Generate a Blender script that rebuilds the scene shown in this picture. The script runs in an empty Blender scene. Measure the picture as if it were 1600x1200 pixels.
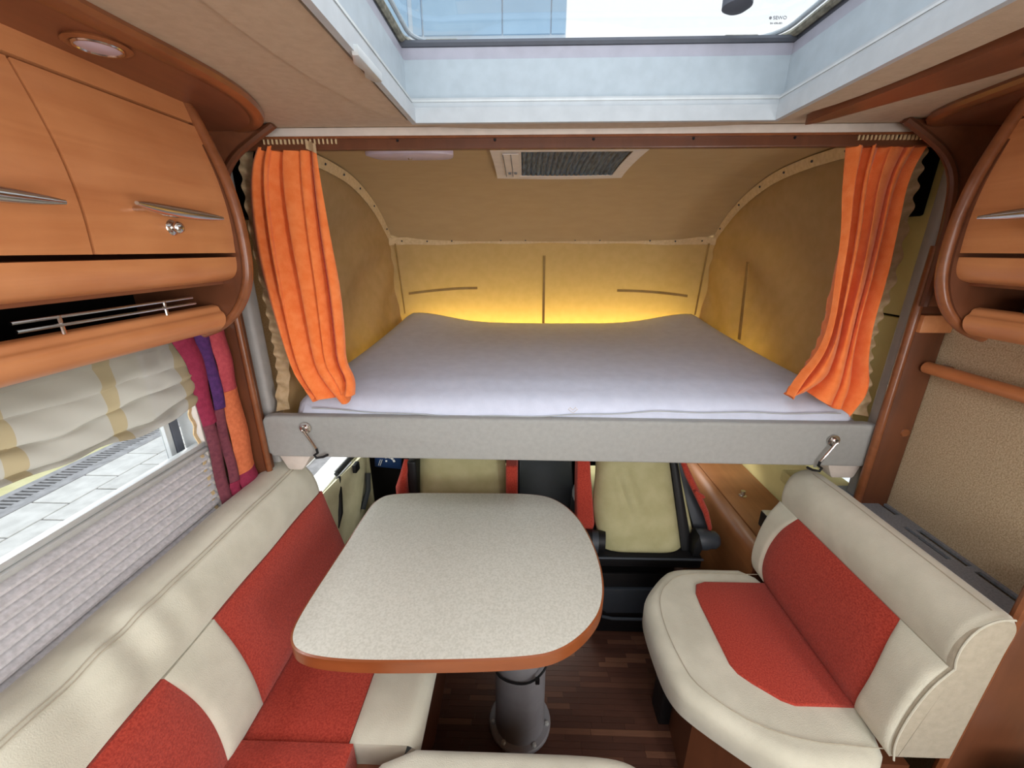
import bpy, bmesh, math, random
from mathutils import Vector, Matrix
import numpy as np
random.seed(5)
SC = bpy.context.scene
COL = SC.collection
PI = math.pi

# ------------------------------------------------------------------ camera
cd = bpy.data.cameras.new('camera'); cam = bpy.data.objects.new('camera', cd); COL.objects.link(cam)
cd.sensor_width = 36.0; cd.lens = 630.0 / 1600 * 36; cd.clip_start = 0.02; cd.clip_end = 200
cam.location = (0, 0, 1.65)
cam.rotation_euler = (math.radians(90 - 18.43), 0, math.radians(1.63))
SC.camera = cam

# ------------------------------------------------------------------ light
w = bpy.data.worlds.new('overcast_sky'); SC.world = w; w.use_nodes = True
bg = w.node_tree.nodes['Background']; bg.inputs[0].default_value = (0.93, 0.97, 1.0, 1); bg.inputs[1].default_value = 1.15

def area(name, loc, direction, sx, sy, power, col=(1, 1, 1)):
    l = bpy.data.lights.new(name, 'AREA'); l.shape = 'RECTANGLE'; l.size = sx; l.size_y = sy
    l.energy = power; l.color = col
    o = bpy.data.objects.new(name, l); COL.objects.link(o); o.location = loc
    o.rotation_euler = Vector(direction).to_track_quat('-Z', 'Y').to_euler()
    return o
area('skylight_daylight', (0.16, 0.62, 2.5), (0, 0, -1), 0.8, 0.5, 4.5, (0.94, 0.97, 1.0))
area('side_window_daylight', (-1.5, 0.55, 1.95), (1, 0.0, -0.72), 1.2, 0.5, 22, (1, 1, 1))
area('rear_ceiling_fill', (0.15, -0.55, 1.93), (0, 0.15, -1), 0.9, 0.5, 11, (0.95, 0.98, 1.0))  # unseen fill lamp added under the ceiling behind the camera
area('rear_wall_fill', (0.15, -1.5, 1.35), (0, 1, -0.05), 1.5, 0.7, 15, (0.93, 0.97, 1.0))  # added fill from the rear; the wall there has no window
area('right_rear_fill', (1.19, -0.55, 1.25), (-1, 0.5, 0.06), 0.6, 1.2, 33, (0.97, 0.99, 1.0))  # added lamp to brighten the left cabinets and bench; no door modelled
area('windscreen_daylight', (0.14, 2.40, 1.12), (0, -1, 0.2), 1.55, 0.05, 22, (1.0, 0.97, 0.88))
area('canvas_side_fill', (1.09, 1.85, 1.03), (-0.25, 0, 1), 0.10, 0.7, 4.5, (1.0, 0.96, 0.84))  # added lamp between closed cab wall and canvas, for the canvas glow
area('canvas_side_fill', (-0.86, 1.85, 1.03), (0.25, 0, 1), 0.08, 0.7, 2.4, (1.0, 0.96, 0.84))  # weaker added glow lamp outside the left canvas
area('cab_door_daylight', (-1.35, 1.75, 1.15), (1, 0, -0.6), 0.8, 0.35, 8, (0.97, 1, 0.97))
area('cab_front_daylight', (0.3, 2.3, 0.93), (0, -0.8, -0.6), 1.0, 0.1, 1.0, (1, 1, 0.95))
SC.view_settings.view_transform = 'Standard'; SC.view_settings.look = 'None'
SC.view_settings.gamma = 1.0; SC.view_settings.use_curve_mapping = False
SC.view_settings.exposure = 0.22

# ------------------------------------------------------------------ materials
def lin(c):
    r = []
    for x in c[:3]:
        x = x / 255.0
        r.append(x / 12.92 if x <= 0.04045 else ((x + 0.055) / 1.055) ** 2.4)
    return (r[0], r[1], r[2], 1)

def base_mat(name, rough=0.6, metal=0.0, spec=0.5):
    m = bpy.data.materials.new(name); m.use_nodes = True
    b = m.node_tree.nodes['Principled BSDF']
    b.inputs['Roughness'].default_value = rough; b.inputs['Metallic'].default_value = metal
    b.inputs['Specular IOR Level'].default_value = spec
    return m, m.node_tree, b

def texmat(name, ca, cb, scale=20, stretch=(1, 1, 1), rough=0.6, metal=0, spec=0.5, detail=4, bump=0.0,
           bscale=None, lo=0.35, hi=0.65, sheen=0, coat=0):
    m, nt, b = base_mat(name, rough, metal, spec)
    N = nt.nodes.new; L = nt.links.new
    tc = N('ShaderNodeTexCoord'); mp = N('ShaderNodeMapping'); mp.inputs['Scale'].default_value = stretch
    ge = N('ShaderNodeNewGeometry'); L(ge.outputs['Position'], mp.inputs[0])
    no = N('ShaderNodeTexNoise'); no.inputs['Scale'].default_value = scale; no.inputs['Detail'].default_value = detail
    L(mp.outputs[0], no.inputs['Vector'])
    r = N('ShaderNodeValToRGB'); r.color_ramp.elements[0].position = lo; r.color_ramp.elements[1].position = hi
    r.color_ramp.elements[0].color = lin(ca); r.color_ramp.elements[1].color = lin(cb)
    L(no.outputs['Fac'], r.inputs[0]); L(r.outputs[0], b.inputs['Base Color'])
    if bump:
        n2 = N('ShaderNodeTexNoise'); n2.inputs['Scale'].default_value = bscale or scale * 3; n2.inputs['Detail'].default_value = 3
        L(ge.outputs['Position'], n2.inputs['Vector'])
        bp = N('ShaderNodeBump'); bp.inputs['Strength'].default_value = bump; bp.inputs['Distance'].default_value = 0.002
        L(n2.outputs['Fac'], bp.inputs['Height']); L(bp.outputs[0], b.inputs['Normal'])
    if sheen: b.inputs['Sheen Weight'].default_value = sheen
    if coat: b.inputs['Coat Weight'].default_value = coat; b.inputs['Coat Roughness'].default_value = 0.15
    return m

def wood(name, ca, cb, rough=0.42, axis='y', s=14):
    st = {'y': (7, 0.6, 7), 'z': (7, 7, 0.6), 'x': (0.6, 7, 7)}[axis]
    m, nt, b = base_mat(name, rough, 0, 0.4)
    N = nt.nodes.new; L = nt.links.new
    ge = N('ShaderNodeNewGeometry'); mp = N('ShaderNodeMapping'); mp.inputs['Scale'].default_value = st
    L(ge.outputs['Position'], mp.inputs[0])
    a = N('ShaderNodeTexNoise'); a.inputs['Scale'].default_value = s * 0.4; a.inputs['Detail'].default_value = 6; a.inputs['Distortion'].default_value = 0.7
    L(mp.outputs[0], a.inputs['Vector'])
    c = N('ShaderNodeTexNoise'); c.inputs['Scale'].default_value = 9; c.inputs['Detail'].default_value = 5
    L(ge.outputs['Position'], c.inputs['Vector'])
    mx = N('ShaderNodeMath'); mx.operation = 'ADD'; L(a.outputs['Fac'], mx.inputs[0]); L(c.outputs['Fac'], mx.inputs[1])
    mu = N('ShaderNodeMath'); mu.operation = 'MULTIPLY'; mu.inputs[1].default_value = 0.5; L(mx.outputs[0], mu.inputs[0])
    r = N('ShaderNodeValToRGB'); r.color_ramp.elements[0].position = 0.30; r.color_ramp.elements[1].position = 0.70
    r.color_ramp.elements[0].color = lin(ca); r.color_ramp.elements[1].color = lin(cb)
    L(mu.outputs[0], r.inputs[0]); L(r.outputs[0], b.inputs['Base Color'])
    b.inputs['Coat Weight'].default_value = 0.25; b.inputs['Coat Roughness'].default_value = 0.25
    return m

def plain(name, c, rough=0.5, metal=0, spec=0.5):
    d = tuple(max(0, x * 0.96) for x in c)
    return texmat(name, d, c, 30, rough=rough, metal=metal, spec=spec)

def translucent(name, ca, cb, scale, trans, tcol, stretch=(1, 1, 1), bump=0.3, transp=0.0):
    m = texmat(name, ca, cb, scale, stretch, rough=0.9, spec=0.1, bump=bump, bscale=500)
    nt = m.node_tree; N = nt.nodes.new; L = nt.links.new
    out = nt.nodes['Material Output']; b = nt.nodes['Principled BSDF']
    t = N('ShaderNodeBsdfTranslucent'); t.inputs[0].default_value = lin(tcol)
    mx = N('ShaderNodeMixShader'); mx.inputs[0].default_value = trans
    L(b.outputs[0], mx.inputs[1]); L(t.outputs[0], mx.inputs[2])
    if transp:
        tr = N('ShaderNodeBsdfTransparent'); m2 = N('ShaderNodeMixShader'); m2.inputs[0].default_value = transp
        L(mx.outputs[0], m2.inputs[1]); L(tr.outputs[0], m2.inputs[2]); L(m2.outputs[0], out.inputs[0])
    else: L(mx.outputs[0], out.inputs[0])
    return m

def glassy(name, tint, gloss=0.08, rough=0.02):
    m = bpy.data.materials.new(name); m.use_nodes = True; nt = m.node_tree
    nt.nodes.remove(nt.nodes['Principled BSDF'])
    N = nt.nodes.new; L = nt.links.new
    t = N('ShaderNodeBsdfTransparent'); t.inputs[0].default_value = tint
    g = N('ShaderNodeBsdfGlossy'); g.inputs['Roughness'].default_value = rough
    lw = N('ShaderNodeLayerWeight'); lw.inputs[0].default_value = 0.25
    mu = N('ShaderNodeMath'); mu.operation = 'MULTIPLY'; mu.inputs[1].default_value = gloss * 3; L(lw.outputs['Fresnel'], mu.inputs[0])
    mx = N('ShaderNodeMixShader'); L(mu.outputs[0], mx.inputs[0]); L(t.outputs[0], mx.inputs[1]); L(g.outputs[0], mx.inputs[2])
    L(mx.outputs[0], nt.nodes['Material Output'].inputs[0])
    return m

M = {}
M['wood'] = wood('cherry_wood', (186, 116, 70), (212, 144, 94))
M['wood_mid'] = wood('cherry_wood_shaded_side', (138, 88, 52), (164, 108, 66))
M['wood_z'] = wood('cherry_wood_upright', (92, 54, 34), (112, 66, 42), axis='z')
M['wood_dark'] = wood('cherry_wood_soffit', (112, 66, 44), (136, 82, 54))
M['wood_edge'] = wood('cherry_edge_moulding', (112, 64, 36), (146, 88, 54), 0.3)
M['table_edge'] = wood('table_edge_beech', (126, 66, 32), (146, 80, 42), 0.35, 'x')
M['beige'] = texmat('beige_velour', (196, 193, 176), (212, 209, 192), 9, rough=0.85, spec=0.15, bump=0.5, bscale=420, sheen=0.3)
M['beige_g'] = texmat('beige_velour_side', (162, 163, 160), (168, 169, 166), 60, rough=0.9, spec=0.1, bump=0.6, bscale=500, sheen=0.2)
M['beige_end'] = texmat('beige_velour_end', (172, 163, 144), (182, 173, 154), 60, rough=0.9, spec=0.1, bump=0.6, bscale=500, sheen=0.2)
M['red'] = texmat('red_weave', (158, 52, 40), (188, 72, 56), 240, rough=0.9, spec=0.1, detail=2, bump=0.9, bscale=700, sheen=0.15)
M['carpet'] = texmat('beige_wall_carpet', (172, 152, 122), (206, 188, 158), 260, rough=0.95, spec=0.05, detail=3, bump=0.6, bscale=500)
M['ceil'] = texmat('ceiling_vinyl', (184, 162, 138), (192, 170, 146), 60, rough=0.8, spec=0.2, bump=0.2, bscale=300)
M['bedceil'] = texmat('bed_ceiling_cloth', (184, 158, 118), (188, 162, 122), 30, (0.4, 1, 1), rough=0.9, spec=0.1, bump=0.3, bscale=400)
M['canvas'] = translucent('beige_canvas', (190, 166, 128), (202, 178, 140), 25, 0.42, (255, 228, 150))
M['shadow_seam_strip'] = translucent('canvas_shadow_and_seam', (165, 135, 85), (180, 150, 98), 25, 0.12, (220, 160, 70))  # seams, and shadows of straps behind the canvas put in as colour
M['trimfab'] = texmat('cream_webbing', (205, 178, 135), (218, 192, 150), 80, rough=0.8, bump=0.3)
M['ruffle'] = translucent('cream_ruffle', (188, 160, 122), (206, 180, 144), 60, 0.15, (230, 200, 140))
M['orange'] = texmat('orange_fleece', (244, 126, 64), (252, 142, 80), 40, rough=0.92, spec=0.08, bump=0.7, bscale=450, sheen=0.25)
M['sheet'] = texmat('white_sheet', (210, 216, 234), (216, 222, 240), 25, rough=0.85, spec=0.1, bump=0.25, bscale=300)
M['tabletop'] = texmat('speckled_laminate', (190, 189, 178), (205, 204, 194), 190, rough=0.42, spec=0.3, detail=8, lo=0.36, hi=0.60)
M['white'] = plain('white_plastic', (228, 230, 230), 0.4)
M['offwhite'] = plain('off_white_plastic', (222, 212, 202), 0.5)
M['bluewhite'] = plain('shaft_white_plastic', (172, 184, 192), 0.45)
M['framewhite'] = plain('roof_frame_plastic', (184, 190, 194), 0.4)
M['framepink'] = plain('roof_frame_upper', (166, 166, 178), 0.4)
M['rubber'] = plain('grey_rubber', (84, 88, 98), 0.6)
M['black'] = plain('black_plastic', (22, 22, 24), 0.5, spec=0.3)
M['void'] = plain('void_black', (16, 14, 13), 0.9, spec=0.1)  # near-black parts, also the cab's dark voids put in as colour
M['darkgrey'] = plain('dark_grey_plastic', (52, 58, 66), 0.5)
M['grey'] = texmat('grey_tray_plastic', (118, 122, 128), (136, 140, 146), 200, rough=0.6, bump=0.3)
M['pillar'] = plain('grey_pillar', (172, 168, 164), 0.7)
M['chrome'] = plain('brushed_chrome', (215, 210, 205), 0.18, 1.0)
M['alu'] = plain('anodised_aluminium', (212, 216, 216), 0.35, 0.35)
M['seatcover'] = texmat('olive_seat_cover', (170, 165, 124), (182, 177, 137), 14, rough=0.85, spec=0.15, bump=0.4, bscale=300)
M['doorcard'] = texmat('cream_door_card', (188, 184, 152), (202, 198, 168), 14, rough=0.7)
M['cabwall'] = texmat('cream_cab_lining', (212, 200, 140), (222, 210, 152), 8, rough=0.8)
M['pleat'] = translucent('speckled_pleated_blind', (200, 198, 200), (226, 223, 226), 110, 0.15, (235, 232, 235), bump=0.03)
M['rooflight_pleat'] = texmat('dark_insect_screen', (40, 54, 68), (96, 120, 138), 30, (6, 0.6, 1), rough=0.5)
M['pedestal'] = plain('pale_grey_paint', (150, 150, 156), 0.5)
M['magenta'] = texmat('magenta_cloth', (138, 34, 66), (154, 44, 76), 90, rough=0.85, bump=0.4)
M['purple'] = texmat('purple_cloth', (70, 34, 92), (88, 44, 108), 90, rough=0.85, bump=0.4)
M['rose'] = texmat('rose_cloth', (176, 66, 78), (192, 80, 88), 90, rough=0.85, bump=0.4)
M['apricot'] = texmat('apricot_cloth', (208, 108, 66), (224, 124, 78), 90, rough=0.85, bump=0.4)
M['plum'] = texmat('plum_cloth', (104, 48, 62), (122, 60, 72), 90, rough=0.85, bump=0.4)
M['blue'] = plain('blue_card', (22, 52, 96), 0.5)
M['paver'] = texmat('concrete_paver', (214, 212, 206), (234, 232, 226), 9, rough=0.9, bump=0.3)
M['yellow_ground'] = texmat('pale_yellow_render', (214, 206, 150), (230, 222, 172), 5, rough=0.9)
M['kerb'] = texmat('grey_concrete', (158, 156, 156), (182, 180, 180), 12, rough=0.9)
M['facade'] = texmat('pale_blue_cladding', (150, 180, 205), (158, 188, 212), 0.5, rough=0.6)
M['joint'] = plain('facade_joint', (214, 224, 232), 0.6)
M['glass'] = glassy('clear_acrylic', (0.97, 0.985, 1, 1))
M['lampglass'] = plain('frosted_lamp_cover', (205, 190, 205), 0.3)
M['etch'] = plain('etched_mark', (120, 122, 126), 0.6)
M['seal'] = texmat('olive_rubber_seal', (112, 112, 100), (160, 158, 142), 60, rough=0.6)

def sheer():
    m, nt, b = base_mat('sheer_striped_voile', 0.9, 0, 0.05)
    N = nt.nodes.new; L = nt.links.new
    ge = N('ShaderNodeNewGeometry'); sp = N('ShaderNodeSeparateXYZ'); L(ge.outputs['Position'], sp.inputs[0])
    a = N('ShaderNodeMath'); a.operation = 'MULTIPLY'; a.inputs[1].default_value = 1 / 0.20; L(sp.outputs['Y'], a.inputs[0])
    f = N('ShaderNodeMath'); f.operation = 'FRACT'; L(a.outputs[0], f.inputs[0])
    g = N('ShaderNodeMath'); g.operation = 'LESS_THAN'; g.inputs[1].default_value = 0.17; L(f.outputs[0], g.inputs[0])
    mx = N('ShaderNodeMix'); mx.data_type = 'RGBA'; L(g.outputs[0], mx.inputs[0])
    mx.inputs[6].default_value = lin((192, 188, 180)); mx.inputs[7].default_value = lin((186, 172, 142))
    L(mx.outputs[2], b.inputs['Base Color'])
    t = N('ShaderNodeBsdfTranslucent'); L(mx.outputs[2], t.inputs[0])
    m1 = N('ShaderNodeMixShader'); m1.inputs[0].default_value = 0.5; L(b.outputs[0], m1.inputs[1]); L(t.outputs[0], m1.inputs[2])
    tr = N('ShaderNodeBsdfTransparent'); m2 = N('ShaderNodeMixShader'); m2.inputs[0].default_value = 0.2
    L(m1.outputs[0], m2.inputs[1]); L(tr.outputs[0], m2.inputs[2]); L(m2.outputs[0], nt.nodes['Material Output'].inputs[0])
    return m
M['sheer'] = sheer()

def strips():
    m, nt, b = base_mat('mosaic_parquet', 0.45, 0, 0.35)
    N = nt.nodes.new; L = nt.links.new
    ge = N('ShaderNodeNewGeometry'); r = N('ShaderNodeValToRGB')
    e = r.color_ramp.elements; e[0].color = lin((78, 48, 38)); e[1].color = lin((124, 84, 64)); e.new(0.75).color = lin((90, 56, 44))
    L(ge.outputs['Random Per Island'], r.inputs[0])
    mp = N('ShaderNodeMapping'); mp.inputs['Scale'].default_value = (2, 40, 2); L(ge.outputs['Position'], mp.inputs[0])
    no = N('ShaderNodeTexNoise'); no.inputs['Scale'].default_value = 8; L(mp.outputs[0], no.inputs['Vector'])
    mx = N('ShaderNodeMix'); mx.data_type = 'RGBA'; mx.blend_type = 'MULTIPLY'; mx.inputs[0].default_value = 0.5
    L(r.outputs[0], mx.inputs[6]); L(no.outputs['Fac'], mx.inputs[7]); L(mx.outputs[2], b.inputs['Base Color'])
    return m
M['parquet'] = strips()

# ------------------------------------------------------------------ mesh helpers
WL = {}
def tag(o, label=None, cat=None, group=None, kind=None):
    if label: o['label'] = label
    if cat: o['category'] = cat
    if group: o['group'] = group
    if kind: o['kind'] = kind
    return o

def thing(name, loc, label, cat=None, group=None, kind=None):
    o = bpy.data.objects.new(name, None); COL.objects.link(o); o.empty_display_size = 0.05
    o.location = loc; WL[o.name] = Vector(loc)
    return tag(o, label, cat, group, kind)

class G:
    def __init__(s): s.v = []; s.f = []
    def add(s, v, f):
        n = len(s.v); s.v += [Vector(p) for p in v]; s.f += [[i + n for i in q] for q in f]; return s
    def box(s, x0, x1, y0, y1, z0, z1, bev=0.0, seg=2):
        bm = bmesh.new()
        c = [(x, y, z) for z in (z0, z1) for y in (y0, y1) for x in (x0, x1)]
        vs = [bm.verts.new(p) for p in c]
        for q in ((0, 2, 3, 1), (4, 5, 7, 6), (0, 1, 5, 4), (2, 6, 7, 3), (0, 4, 6, 2), (1, 3, 7, 5)):
            bm.faces.new([vs[i] for i in q])
        if bev: bmesh.ops.bevel(bm, geom=bm.edges[:], offset=bev, segments=seg, affect='EDGES', profile=0.5)
        s._bm(bm); return s
    def _bm(s, bm, mat=None):
        bm.verts.ensure_lookup_table(); bm.verts.index_update()
        s.add([(mat @ v.co if mat else v.co.copy()) for v in bm.verts], [[v.index for v in f.verts] for f in bm.faces]); bm.free()
    def obox(s, center, size, rot=(0, 0, 0), bev=0.0, seg=2):
        g = G().box(-size[0] / 2, size[0] / 2, -size[1] / 2, size[1] / 2, -size[2] / 2, size[2] / 2, bev, seg)
        from mathutils import Euler
        mt = Matrix.Translation(center) @ Euler(rot).to_matrix().to_4x4()
        s.add([mt @ v for v in g.v], g.f); return s
    def prism(s, pts, axis, a, b, bev=0.0, seg=2):
        """closed 2-D polygon extruded along an axis; pts are the two other coordinates in order"""
        def P(p, t):
            return {'x': (t, p[0], p[1]), 'y': (p[0], t, p[1]), 'z': (p[0], p[1], t)}[axis]
        bm = bmesh.new(); n = len(pts)
        A = [bm.verts.new(P(p, a)) for p in pts]; B = [bm.verts.new(P(p, b)) for p in pts]
        bm.faces.new(A); bm.faces.new(B[::-1])
        for i in range(n): bm.faces.new([A[i], B[i], B[(i + 1) % n], A[(i + 1) % n]])
        bmesh.ops.recalc_face_normals(bm, faces=bm.faces[:])
        if bev:
            ed = [e for e in bm.edges if (e.verts[0] in A) == (e.verts[1] in A)]
            bmesh.ops.bevel(bm, geom=ed, offset=bev, segments=seg, affect='EDGES', profile=0.5)
        s._bm(bm); return s
    def tube(s, pts, r, n=8, closed=False, flat=None):
        pts = [Vector(p) for p in pts]; m = len(pts); v = []; f = []
        rr = r if isinstance(r, (list, tuple)) else [r] * m
        up = None
        for i, p in enumerate(pts):
            if closed: d = pts[(i + 1) % m] - pts[i - 1]
            else: d = pts[min(i + 1, m - 1)] - pts[max(i - 1, 0)]
            d.normalize()
            if up is None:
                up = Vector((0, 0, 1)) if abs(d.z) < 0.9 else Vector((0, 1, 0))
            a = d.cross(up)
            if a.length < 1e-4: a = d.orthogonal()
            a.normalize(); bb = a.cross(d).normalized(); up = bb
            k = flat or (1, 1)
            for j in range(n):
                t = 2 * PI * j / n
                v.append(p + a * math.cos(t) * rr[i] * k[0] + bb * math.sin(t) * rr[i] * k[1])
        for i in range(m if closed else m - 1):
            for j in range(n):
                a0 = i * n + j; a1 = i * n + (j + 1) % n; b0 = ((i + 1) % m) * n + j; b1 = ((i + 1) % m) * n + (j + 1) % n
                f.append([a0, a1, b1, b0])
        if not closed: f.append(list(range(n))[::-1]); f.append([(m - 1) * n + j for j in range(n)])
        return s.add(v, f)
    def lathe(s, prof, base, axis=(0, 0, 1), n=20):
        """prof: (radius, height) along axis from base"""
        ax = Vector(axis).normalized(); a = ax.orthogonal().normalized(); b = ax.cross(a)
        v = []; f = []
        for r, h in prof:
            for j in range(n):
                t = 2 * PI * j / n; v.append(Vector(base) + ax * h + (a * math.cos(t) + b * math.sin(t)) * max(r, 1e-5))
        for i in range(len(prof) - 1):
            for j in range(n):
                f.append([i * n + j, i * n + (j + 1) % n, (i + 1) * n + (j + 1) % n, (i + 1) * n + j])
        f.append(list(range(n))[::-1]); f.append([(len(prof) - 1) * n + j for j in range(n)])
        return s.add(v, f)
    def patch(s, fn, nu, nv, thick, puff=0.0, pw=4, flip=False, toward=(0.14, 0.5, 1.5)):
        """closed sheet: fn(u,v) -> point; backed by a copy 'thick' behind; puff swells the front between its borders"""
        U = np.linspace(0, 1, nu); V = np.linspace(0, 1, nv)
        P = np.array([[list(fn(u, v)) for v in V] for u in U], float)
        du = np.gradient(P, axis=0); dv = np.gradient(P, axis=1)
        Nn = np.cross(du, dv); Nn /= (np.linalg.norm(Nn, axis=2, keepdims=True) + 1e-9)
        if (Nn * (np.array(toward) - P)).sum(axis=2).mean() < 0: Nn = -Nn
        pu = (1 - np.abs(2 * U - 1) ** pw)[:, None] * (1 - np.abs(2 * V - 1) ** pw)[None, :]
        Fr = P + Nn * (puff * pu)[..., None]
        Bk = P - Nn * thick
        v = [tuple(p) for p in Fr.reshape(-1, 3)] + [tuple(p) for p in Bk.reshape(-1, 3)]
        n = nu * nv; f = []
        for i in range(nu - 1):
            for j in range(nv - 1):
                a = i * nv + j; b = a + 1; c = a + nv + 1; d = a + nv
                f.append([a, d, c, b]); f.append([n + a, n + b, n + c, n + d])
        for i in range(nu - 1):
            a = i * nv; b = (i + 1) * nv; f.append([a, n + a, n + b, b])
            a += nv - 1; b += nv - 1; f.append([a, b, n + b, n + a])
        for j in range(nv - 1):
            a = j; b = j + 1; f.append([a, b, n + b, n + a])
            a = (nu - 1) * nv + j; b = a + 1; f.append([a, n + a, n + b, b])
        return s.add(v, f)

def build(name, g, mat, parent=None, smooth=True, ang=38, label=None, kind=None):
    pts = g.v
    mn = Vector((min(p.x for p in pts), min(p.y for p in pts), min(p.z for p in pts)))
    mx = Vector((max(p.x for p in pts), max(p.y for p in pts), max(p.z for p in pts)))
    org = (mn + mx) / 2; org.z = mn.z
    me = bpy.data.meshes.new(name)
    me.from_pydata([tuple(p - org) for p in pts], [], g.f)
    bm = bmesh.new(); bm.from_mesh(me); bmesh.ops.recalc_face_normals(bm, faces=bm.faces[:])
    if smooth:
        for f in bm.faces: f.smooth = True
        for e in bm.edges:
            if len(e.link_faces) == 2 and e.calc_face_angle(0) > math.radians(ang): e.smooth = False
    bm.to_mesh(me); bm.free()
    me.materials.append(M[mat] if isinstance(mat, str) else mat)
    o = bpy.data.objects.new(name, me); COL.objects.link(o)
    WL[o.name] = org.copy()
    if parent is not None:
        o.parent = parent; o.location = org - WL[parent.name]
    else: o.location = org
    if label: o['label'] = label
    if kind: o['kind'] = kind
    return o

def interp(pts, t):
    """point on a polyline of any dimension at parameter 0..1 (by length), smoothed"""
    P = np.array(pts, float); d = np.r_[0, np.cumsum(np.linalg.norm(np.diff(P, axis=0), axis=1))]; d /= d[-1]
    return [float(np.interp(t, d, P[:, k])) for k in range(P.shape[1])]

def smooth_line(pts, n=40, it=2, closed=False):
    P = [tuple(p) for p in pts]
    for _ in range(it):
        Q = []
        m = len(P)
        for i in range(m if closed else m - 1):
            a, b = P[i], P[(i + 1) % m]
            Q.append(tuple(0.75 * x + 0.25 * y for x, y in zip(a, b))); Q.append(tuple(0.25 * x + 0.75 * y for x, y in zip(a, b)))
        if not closed: Q = [P[0]] + Q + [P[-1]]
        P = Q
    return P

def vnoise(x, y, s=0):
    return (math.sin(x * 12.9 + y * 4.1 + s) + math.sin(x * 5.3 - y * 9.7 + 1.7 * s) + math.sin(x * 21 + y * 17 + 2.3 * s) * 0.5) / 2.5

XM = 0.144                         # centre line of the vehicle
def mir(x): return 2 * XM - x

# ================================================================== SETTING
g = G().box(-0.95, 1.24, -1.6, 3.0, -0.05, -0.004)
floor = build('floor', g, 'parquet', smooth=False); tag(floor, 'dark brown mosaic parquet floor of the motorhome', 'floor', kind='structure')
g = G()
y = 0.35
while y < 1.75:
    x = -0.45 - random.random() * 0.2
    wd = 0.021
    while x < 1.1:
        ln = random.choice((0.12, 0.17, 0.22, 0.3)); h = random.uniform(0, 0.0012)
        g.box(x, x + ln - 0.0008, y, y + wd - 0.0008, -0.004, 0.0 + h)
        x += ln
    y += wd
build('parquet_strip', g, 'parquet', floor, smooth=False, kind='stuff')

# ceiling with the roof-light opening x -0.285..0.60, y 0.30..1.12
ceil_ = build('ceiling', G().box(-0.95, -0.285, -1.6, 1.225, 1.955, 1.985).box(0.60, 1.24, -1.6, 1.225, 1.955, 1.985)
              .box(-0.285, 0.60, 1.12, 1.225, 1.955, 1.985).box(-0.285, 0.60, -1.6, 0.30, 1.955, 1.985), 'ceil', smooth=False)
tag(ceil_, 'beige vinyl ceiling around the large roof window', 'ceiling', kind='structure')
# raised surround of the roof light
def surround():
    g = G()
    out = smooth_line([(-0.34, -0.1), (-0.40, 0.35), (-0.41, 0.75), (-0.36, 1.02), (-0.27, 1.165), (-0.1, 1.195), (0.16, 1.20), (0.42, 1.195), (0.60, 1.165),
                       (0.68, 1.02), (0.70, 0.75), (0.70, 0.35), (0.67, -0.1)], it=2)
    pts = out + [(0.601, -0.1), (0.601, 1.119), (-0.286, 1.119), (-0.286, -0.1)]
    g.prism([(p[0], p[1]) for p in pts], 'z', 1.946, 1.956)
    return g
build('ceiling_surround', surround(), 'ceil', ceil_, ang=30)

BX0, BX1 = -0.70, 0.97            # inside faces of the bed canvas
bp = [(1.225, 1.955), (1.45, 1.955), (1.60, 1.95), (1.75, 1.938), (1.88, 1.905), (2.0, 1.86), (2.12, 1.79), (2.24, 1.68)]
bps = smooth_line(bp, it=2)
def bedceil_z(y): return float(np.interp(y, [p[0] for p in bps], [p[1] for p in bps]))
build('bed_ceiling', G().patch(lambda u, v: (-0.95 + 2.19 * u, *interp(bps, v)), 3, 40, 0.02, flip=False), 'bedceil', ceil_)

# side walls
wl = build('wall_left', G().box(-0.99, -0.95, -1.6, -0.10, -0.05, 1.97).box(-0.99, -0.95, 1.06, 1.30, -0.05, 1.97)
           .box(-0.99, -0.95, -0.10, 1.06, -0.05, 0.84).box(-0.99, -0.95, -0.10, 1.06, 1.44, 1.97)
           .box(-0.99, -0.95, 1.30, 3.0, -0.05, 0.20).box(-0.99, -0.95, 2.30, 3.0, 0.2, 1.97).box(-0.99, -0.95, 1.30, 2.30, 0.99, 1.97), 'carpet', smooth=False)
tag(wl, 'beige side wall holding the long window', 'wall', kind='structure')
wr = build('wall_right', G().box(1.215, 1.25, -1.6, 1.24, -0.05, 1.97), 'carpet', smooth=False)
tag(wr, 'beige carpet covered side wall behind the small bench', 'wall', kind='structure')
wb = build('wall_rear', G().box(-0.99, 1.25, -1.66, -1.62, -0.05, 1.97), 'carpet', smooth=False)
tag(wb, 'beige rear wall behind the viewer', 'wall', kind='structure')
wc = build('wall_cab', G().box(1.19, 1.25, 1.24, 3.0, -0.05, 0.79).box(1.19, 1.25, 1.57, 3.0, 0.79, 0.95).box(1.19, 1.25, 1.24, 1.30, 0.79, 0.95)
           .box(1.19, 1.25, 1.24, 3.0, 0.95, 1.444).box(1.19, 1.25, 1.24, 3.0, 1.452, 1.97), 'cabwall', smooth=False)
tag(wc, 'cream lined cab side wall beside the passenger seat', 'wall', kind='structure')
build('panel_backing', G().box(1.21, 1.24, 1.24, 3.0, 1.44, 1.46), 'void', wc, smooth=False)
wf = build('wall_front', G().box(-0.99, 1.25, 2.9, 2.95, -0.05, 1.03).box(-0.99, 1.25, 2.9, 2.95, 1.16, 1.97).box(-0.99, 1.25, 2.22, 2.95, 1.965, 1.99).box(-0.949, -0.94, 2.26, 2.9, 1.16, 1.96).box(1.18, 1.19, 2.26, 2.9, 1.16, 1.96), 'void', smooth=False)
tag(wf, 'dark front end of the cab under the windscreen', 'wall', kind='structure')
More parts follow.
